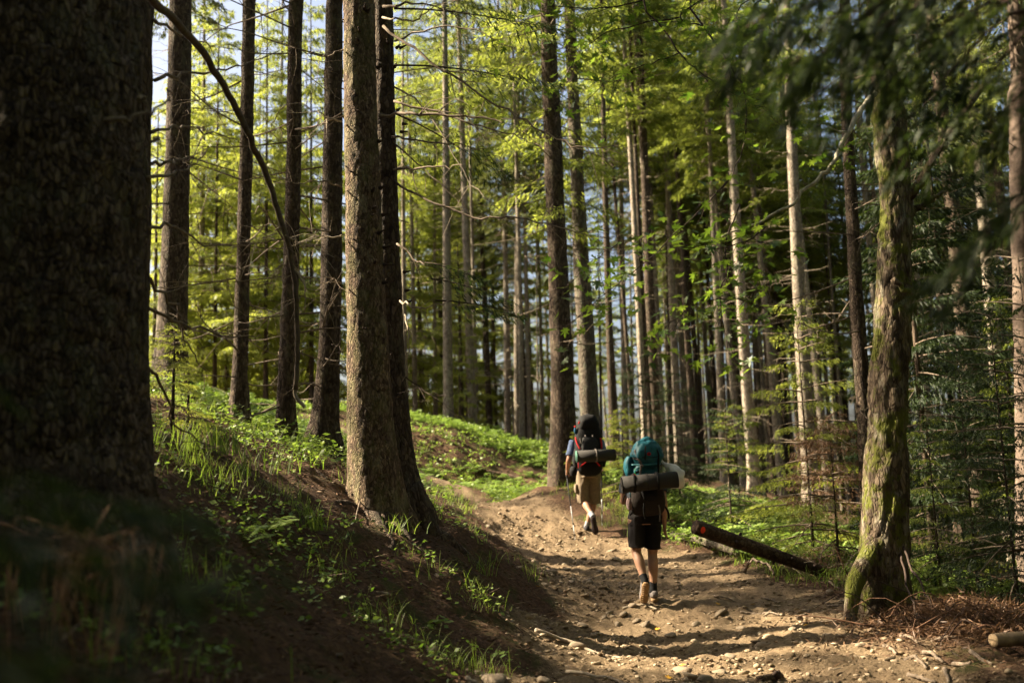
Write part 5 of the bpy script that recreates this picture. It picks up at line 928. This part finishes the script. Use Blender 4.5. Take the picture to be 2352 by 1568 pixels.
# coordinates relative to the pack base (pelvis-back, z = 1.0 above the ground)
g = puff(loft(T([(-.01, 0, .30), (-.01, -.02, .37), (-.01, -.02, .45), (-.012, -.015, .52), (-.01, -.01, .58), (-.01, 0, .62)]), [.15, .155, .15, .14, .13, .12], [.11, .125, .12, .11, .1, .09], sides=44, n=44, e=2.8), .02, (10, 10, 16), 3); puff(g, .008, (26, 26, 14), 31).obj('pack_body', TEAL, pk)
g = puff(loft(T([(-.03, -.02, .515), (.0, -.035, .56), (.005, -.04, .62), (.01, -.035, .68), (.012, -.02, .725), (.005, -.005, .75)]), [.10, .168, .172, .148, .11, .05], [.10, .16, .17, .15, .11, .045], sides=48, n=44, e=2.4), .024, (12, 12, 10), 8); lid = puff(g, .010, (24, 24, 13), 32).obj('lid', TEAL, pk)
emb = np.array([.012, -.213, .612]); a = np.linspace(0, 2 * np.pi, 25)[:-1]
loft([emb + [0, .006, 0], emb + [0, -.004, 0]], [.0215] * 2, [.0175] * 2, xd=(1, 0, 0), sides=24).obj('emblem', REDF, lid)
ev = [(-.012, -.006), (-.008, .004), (-.002, .008), (.006, .006), (.011, -.002), (.013, -.008), (.008, -.004), (.006, -.009), (.002, -.009), (.001, -.004), (-.004, -.004), (-.005, -.009), (-.009, -.009), (-.009, -.003)]
mk = Geo(); V0 = np.array([(x, -.0055, z) for x, z in ev]); mk.add(np.vstack([V0 + emb, [[emb[0], emb[1] - .0055, emb[2]]]]), np.array([(i, (i + 1) % len(ev), len(ev)) for i in range(len(ev))])); mk.obj('emblem_figure', BLACKF, lid, False)
g = puff(loft(T([(-.168, -.0, .34), (-.18, -.0, .42), (-.182, 0, .52), (-.165, 0, .585)]), [.03, .05, .055, .03], [.07, .09, .085, .06], sides=18, n=16, e=2.6), .008, (12, 12, 12), 4); g.obj('side_pocket', TEAL, pk)
g = puff(loft(T([(0, .01, -.02), (0, -.02, .04), (0, -.03, .15), (0, -.02, .30)]), [.16, .19, .19, .172], [.09, .12, .125, .12], sides=30, n=24, e=2.8), .01, (8, 8, 10), 6); g.obj('lower_compartment', BROWNF, pk)
g = puff(loft(T([(.0, -.13, .10), (.01, -.165, .16), (.005, -.15, .24), (0, -.13, .28)]), [.06, .085, .09, .05], [.02, .035, .03, .02], sides=18, n=14), .006, (14, 14, 14), 7); g.obj('front_pouch', BLACKF, pk)
g = puff(loft(T([(-.19, -.03, .02), (-.2, -.035, .08), (-.195, -.03, .14)]), [.03, .036, .025], [.055, .06, .045], sides=14, n=10, e=3), .004, (14, 14, 14), 9); g.obj('hip_pouch', MAUVE, pk)
strap(pk, [(-.13, -.15, .66), (-.105, -.195, .56), (-.075, -.19, .50), (-.085, -.165, .42), (-.1, -.16, .30)], .022, GREYW); strap(pk, [(-.15, -.12, .57), (-.11, -.185, .55), (-.08, -.195, .49)], .012, BROWNF); strap(pk, [(.13, -.15, .6), (.12, -.165, .5), (.115, -.165, .40), (.11, -.16, .30)], .02, BLACKF)
strap(pk, [(-.02, -.2, .70), (-.03, -.222, .62), (-.03, -.2, .55)], .014, BLACKF, 'lid_strap'); strap(pk, [(.1, -.17, .68), (.12, -.2, .6), (.115, -.18, .53), (.115, -.16, .45)], .016, BLACKF, 'lid_strap'); strap(pk, [(-.16, -.12, .615), (-.05, -.215, .575), (.08, -.215, .575), (.17, -.12, .6)], .007, BLACKF, 'zipper')
for k_ in range(5): strap(pk, [(.165, -.04 - .02 * (k_ % 2), .34 + .05 * k_), (.172, -.09, .36 + .05 * k_), (.15, -.14, .34 + .05 * k_)], .006, BLACKF, 'side_cord')
strap(pk, [(-.06, -.165, .08), (-.07, -.175, .0), (-.055, -.17, -.09)], .016, BLACKF, 'hanging_strap'); strap(pk, [(.1, -.16, .06), (.11, -.165, -.02), (.1, -.16, -.12)], .014, GREYW, 'hanging_strap')
strap(pk, [(-.2, -.05, .36), (-.15, -.14, .40), (-.09, -.165, .43)], .022, BLACKF); strap(pk, [(-.165, -.1, .5), (-.05, -.165, .495), (.1, -.165, .5), (.17, -.06, .5)], .02, TEALD, 'compression_strap'); strap(pk, [(-.2, -.04, .22), (-.255, -.06, .16), (-.275, -.06, .10)], .012, BLACKF); strap(pk, [(-.19, -.05, .2), (-.18, -.08, .06)], .012, TEALD); strap(pk, [(.18, -.05, .05), (.225, -.02, -.02), (.24, .02, -.1)], .02, BLACKF); strap(pk, [(-.17, -.05, -.01), (-.2, -.02, -.05)], .02, BLACKF)
for s in (-1, 1): strap(pk, [(s * .1, .11, .55), (s * .11, .2, .5), (s * .13, .33, .38), (s * .15, .28, .2), (s * .16, .12, .1)], .06, BLACKF, 'shoulder_strap', .006, (0, 1, 0))
loft([(-.075, -.2, .485), (-.075, -.21, .485)], [.02] * 2, [.014] * 2, sides=12, e=5).obj('buckle', GREYW, pk); ell((-.155, -.16, .375), (.032, .03, .022)).obj('red_pouch', REDF, pk); strap(pk, [(-.14, -.16, .39), (-.142, -.16, .46)], .008, GREENC, 'cord')
# rolled mat on the teal pack
m1 = mat_roll('sleeping_mat', .615, .094, 'charcoal rolled foam mat tilted under the teal pack', tuple(on1((-.005, -.425, 1.308))), (0, -math.radians(3.6) - .0, math.radians(1)))
for x in (-.17, .085): ringstrap(m1, x, .094, .026, BLACKF)
ringstrap(m1, -.03, .094, .004, BLACKF)
# white carrier bag
bg_ = empty('plastic_bag', tuple(on1((.255, -.29, 1.265)))); g = Geo(); g.addg(loft(T([(.05, .0, -.02), (.07, -.01, .05), (.055, -.01, .12), (.01, 0, .18), (-.05, 0, .235)]), [.045, .085, .10, .075, .02], [.04, .07, .07, .05, .016], sides=26, n=30)); puff(g, .028, (16, 16, 13), 5).obj('bag_body', PLAST, bg_); strap(bg_, [(-.05, 0, .225), (-.085, .01, .265), (-.11, .04, .29)], .03, PLAST, 'handle'); tag(bg_, 'crumpled white plastic bag tied to the side of the teal pack', 'bag')
for o_ in (h1, pk, m1, bg_): o_.location = Vector(b1) + (o_.location - Vector(b1)) * .93; o_.scale = (.93,) * 3
# ---- far hiker: khaki shorts, black pack
b2 = ground(1357, 1222, 9); print('H2', b2)
J2 = dict(chest=(0, .06, 1.2), upper=(0, .1, 1.38), neck0=(0, .13, 1.46), neck1=(0, .17, 1.54), head=(0, .22, 1.61),
  legL=((-.092, 0, .9), (-.088, .06, .5), (.01, -.24, .27)), legR=((.092, 0, .9), (.085, .14, .5), (-.04, .16, .10)), toeL=(.045, -.2, .12), toeR=(-.05, .33, .04),
  armL=((-.205, .09, 1.38), (-.285, .02, 1.13), (-.305, .16, .985)), armR=((.205, .09, 1.38), (.27, .05, 1.13), (.22, .25, .99)), handL=((-.307, .175, .975), (-.05, .55, -.8), (.3, .4, .8), 1.05), handR=((.222, .265, .98), (.05, .8, -.3), (-.3, .2, .9), 1.05))
h2 = person('person', b2, math.radians(2), J2, SKIN2); tag(h2, 'person in khaki cargo shorts and blue shirt walking ahead with poles', 'person')
def on2(p): return loc2w(h2, p)
shirt = Geo(); shirt.addg(loft([(0, 0, .95), (0, .0, 1.05), J2['chest'], J2['upper'], (0, .12, 1.45)], [.17, .175, .19, .195, .09], [.13, .13, .135, .12, .085], sides=22, n=20))
for s in 'LR': a_, e_, _ = map(np.array, J2['arm' + s]); shirt.addg(loft([a_ + (a_ - e_) * .1, a_ + (e_ - a_) * .4, a_ + (e_ - a_) * .82], [.072, .068, .07], [.072, .068, .07], sides=14))
remesh('shirt', shirt, .01, BLUEF, h2, 2)
shorts(h2, .96, dict(L=.47, R=.47), J2, KHAKI, .172, (.102, .088), 1.0, 9, .016)
puff(loft(T([(-.19, .02, .62), (-.2, .02, .68), (-.195, .02, .75)]), [.02, .024, .018], [.07, .075, .07], sides=14, n=8, e=3.5), .003, (20, 20, 20), 2).obj('cargo_pocket', KHAKI, h2)
boot(h2, (.012, -.30, .245), (.055, -.215, .0), (0, .9, .4), SHOED, SOLED, None, (.01, -.245, .265)); boot(h2, (-.04, .10, .012), (-.05, .36, .008), (0, 0, 1), SHOED, SOLED, None, (-.04, .16, .105)); sock(h2, (.01, -.24, .27), J2['legL'][1], SOCKG, .07); sock(h2, (-.04, .16, .11), J2['legR'][1], SOCKG, .07)
pb = empty('backpack', tuple(on2((0, -.18, .95))), math.radians(2)); tag(pb, 'tall black hiking backpack with red straps on the farther hiker', 'backpack')
puff(loft(T([(0, .01, -.04), (0, -.02, .03), (0, -.03, .18), (0, -.03, .36), (0, -.02, .55), (0, -.01, .66)]), [.14, .19, .21, .21, .2, .17], [.09, .13, .14, .145, .145, .13], sides=32, n=34, e=2.7), .008, (9, 9, 11), 12).obj('pack_body', BLACKF, pb)
ld = puff(loft(T([(0, -.02, .63), (0, -.03, .68), (0, -.025, .74), (0, -.01, .80), (0, 0, .83)]), [.165, .17, .155, .115, .05], [.14, .15, .14, .1, .04], sides=28, n=22, e=2.4), .012, (12, 12, 10), 13).obj('lid', BLACKF, pb)
puff(loft(T([(0, -.15, .12), (0, -.17, .25), (0, -.165, .42), (0, -.14, .52)]), [.1, .125, .12, .08], [.02, .035, .03, .015], sides=20, n=14, e=2.8), .006, (12, 12, 12), 14).obj('front_pocket', fab('dark_nylon', (.012, .0115, .012), 40, .4, .7), pb)
for s in (-1, 1): puff(loft(T([(s * .2, -.01, .05), (s * .215, -.01, .15), (s * .2, -.01, .33)]), [.03, .045, .02], [.07, .08, .05], sides=14, n=10), .005, (12, 12, 12), 15).obj('side_pocket', BLACKF, pb); strap(pb, [(s * .1, .11, .5), (s * .11, .2, .48), (s * .13, .34, .35), (s * .15, .3, .2), (s * .16, .13, .1)], .06, BLACKF, 'shoulder_strap', .006, (0, 1, 0))
strap(pb, [(-.2, -.1, .50), (-.19, -.14, .42), (-.15, -.175, .32)], .022, REDF); strap(pb, [(.17, -.13, .48), (.185, -.14, .40), (.18, -.145, .31)], .022, REDF); strap(pb, [(-.16, -.17, .06), (-.06, -.19, .13), (.02, -.2, .19), (.09, -.19, .12), (.14, -.17, .06)], .018, REDF); strap(pb, [(-.13, -.12, .74), (-.15, -.12, .70)], .018, REDF); strap(pb, [(.1, -.12, .74), (.12, -.13, .7)], .014, REDF); strap(pb, [(-.18, -.17, .12), (-.18, -.17, .04)], .015, REDF)
ell((-.2, -.09, .60), (.022, .022, .05)).obj('water_bottle', fab('blue_bottle', (.01, .06, .12)), pb); ell((-.2, -.09, .66), (.014, .014, .016)).obj('bottle_cap', REDF, pb); puff(loft(T([(-.24, -.02, -.06), (-.25, -.03, .0), (-.235, -.02, .06)]), [.045, .06, .04], [.06, .07, .05], sides=16, n=12), .006, (14,) * 3, 4).obj('hip_pouch', BLACKF, pb); strap(pb, [(-.14, -.17, .48), (-.13, -.18, .40)], .016, GREYW)
for s in (-.06, .05): strap(pb, [(s, -.18, .53), (s, -.195, .5)], .02, GREYW, 'buckle_tab')
m2 = mat_roll('sleeping_mat', .59, .092, 'dark rolled foam mat level under the black pack', tuple(on2((.075, -.43, 1.165))), (0, math.radians(-1.0), math.radians(8)))
ringstrap(m2, .0, .092, .022, GREYW); loft([(-.296, 0, 0), (-.294, 0, 0)], [.09] * 2, [.09] * 2, xd=(0, 1, 0), sides=28).obj('green_lining', GREENF, m2)
def pole(hand_p, tip, label):
    hand_p, tip = np.array(hand_p), np.array(tip); d = norm(tip - hand_p); r = empty('trekking_pole', tuple(tip)); L = np.linalg.norm(tip - hand_p); f = lambda t: hand_p + d * t
    def w(nm, pts, rad, m_, sd=10): g = tube(np.array(pts), rad, sd); return wobj(nm, g, m_, r)
    w('grip', [f(-.05), f(-.035), f(.0), f(.05), f(.085), f(.1)], [.012, .018, .015, .016, .014, .011], BLACKF); w('upper_shaft', [f(.09), f(L * .5)], .0085, SHOED); w('middle_shaft', [f(L * .48), f(L * .78)], .0075, METAL); w('lower_shaft', [f(L * .77), f(L - .03)], .0062, METAL); w('lock', [f(L * .47), f(L * .51)], .0105, BLACKF); w('lock', [f(L * .76), f(L * .79)], .0095, BLACKF); w('basket', [f(L - .075), f(L - .068)], [.024, .02], BLACKF, 14); w('tip', [f(L - .035), f(L + .012)], [.006, .003], METAL); tag(r, label, 'trekking pole'); return r
tp = P(1321, 1236, 15.0); tp[2] = hz(tp[0], tp[1]); pole(on2((-.318, .232, .93)), tp, 'trekking pole held in the left hand of the farther hiker'); tp = P(1384, 1222, 15.7); tp[2] = hz(tp[0], tp[1]); pole(on2((.24, .35, .94)), tp, 'trekking pole on the far side of the farther hiker')
# ------------------------------------------------------------------ labels for the trunks of the stand
ORD = 'first second third fourth fifth sixth seventh eighth ninth tenth eleventh twelfth thirteenth fourteenth fifteenth sixteenth seventeenth eighteenth nineteenth twentieth twenty-first twenty-second twenty-third twenty-fourth twenty-fifth twenty-sixth twenty-seventh twenty-eighth twenty-ninth thirtieth thirty-first thirty-second thirty-third thirty-fourth thirty-fifth thirty-sixth thirty-seventh thirty-eighth thirty-ninth fortieth forty-first forty-second forty-third forty-fourth forty-fifth'.split()
SECT = [(0, 785, 'between the huge trunk and twin trunks'), (785, 1240, 'between twin trunks and dark pair'), (1240, 1390, 'behind the dark pair'), (1390, 1500, 'between dark pair and teal pack'), (1500, 1600, 'above the teal pack'), (1600, 1700, 'above the leaning log end'), (1700, 1790, 'above the leaning log middle'), (1790, 2040, 'left of the mossy maple'), (2040, 2200, 'close right of the mossy maple'), (2200, 9000, 'at the right margin')]
for a, b, where in SECT:
    for far in (False, True):
        row = sorted([t for t in TREES if a <= t[0] < b and (t[3] >= 37.9) == far], key=lambda t: t[0])
        for k, (px, wd, dk, Y, t) in enumerate(row):
            size = 'stout' if wd >= 26 else 'slim' if wd >= 14 else 'thin'; tone = 'dark' if dk else 'pale'
            tag(t, f"{size} {tone if not far else 'distant'} spruce, {ORD[k] if k < 45 else 'last'} from left, {'far' if far else 'near'} row {where}", 'tree', 'spruces of the far rows' if far else 'spruces of the near rows')
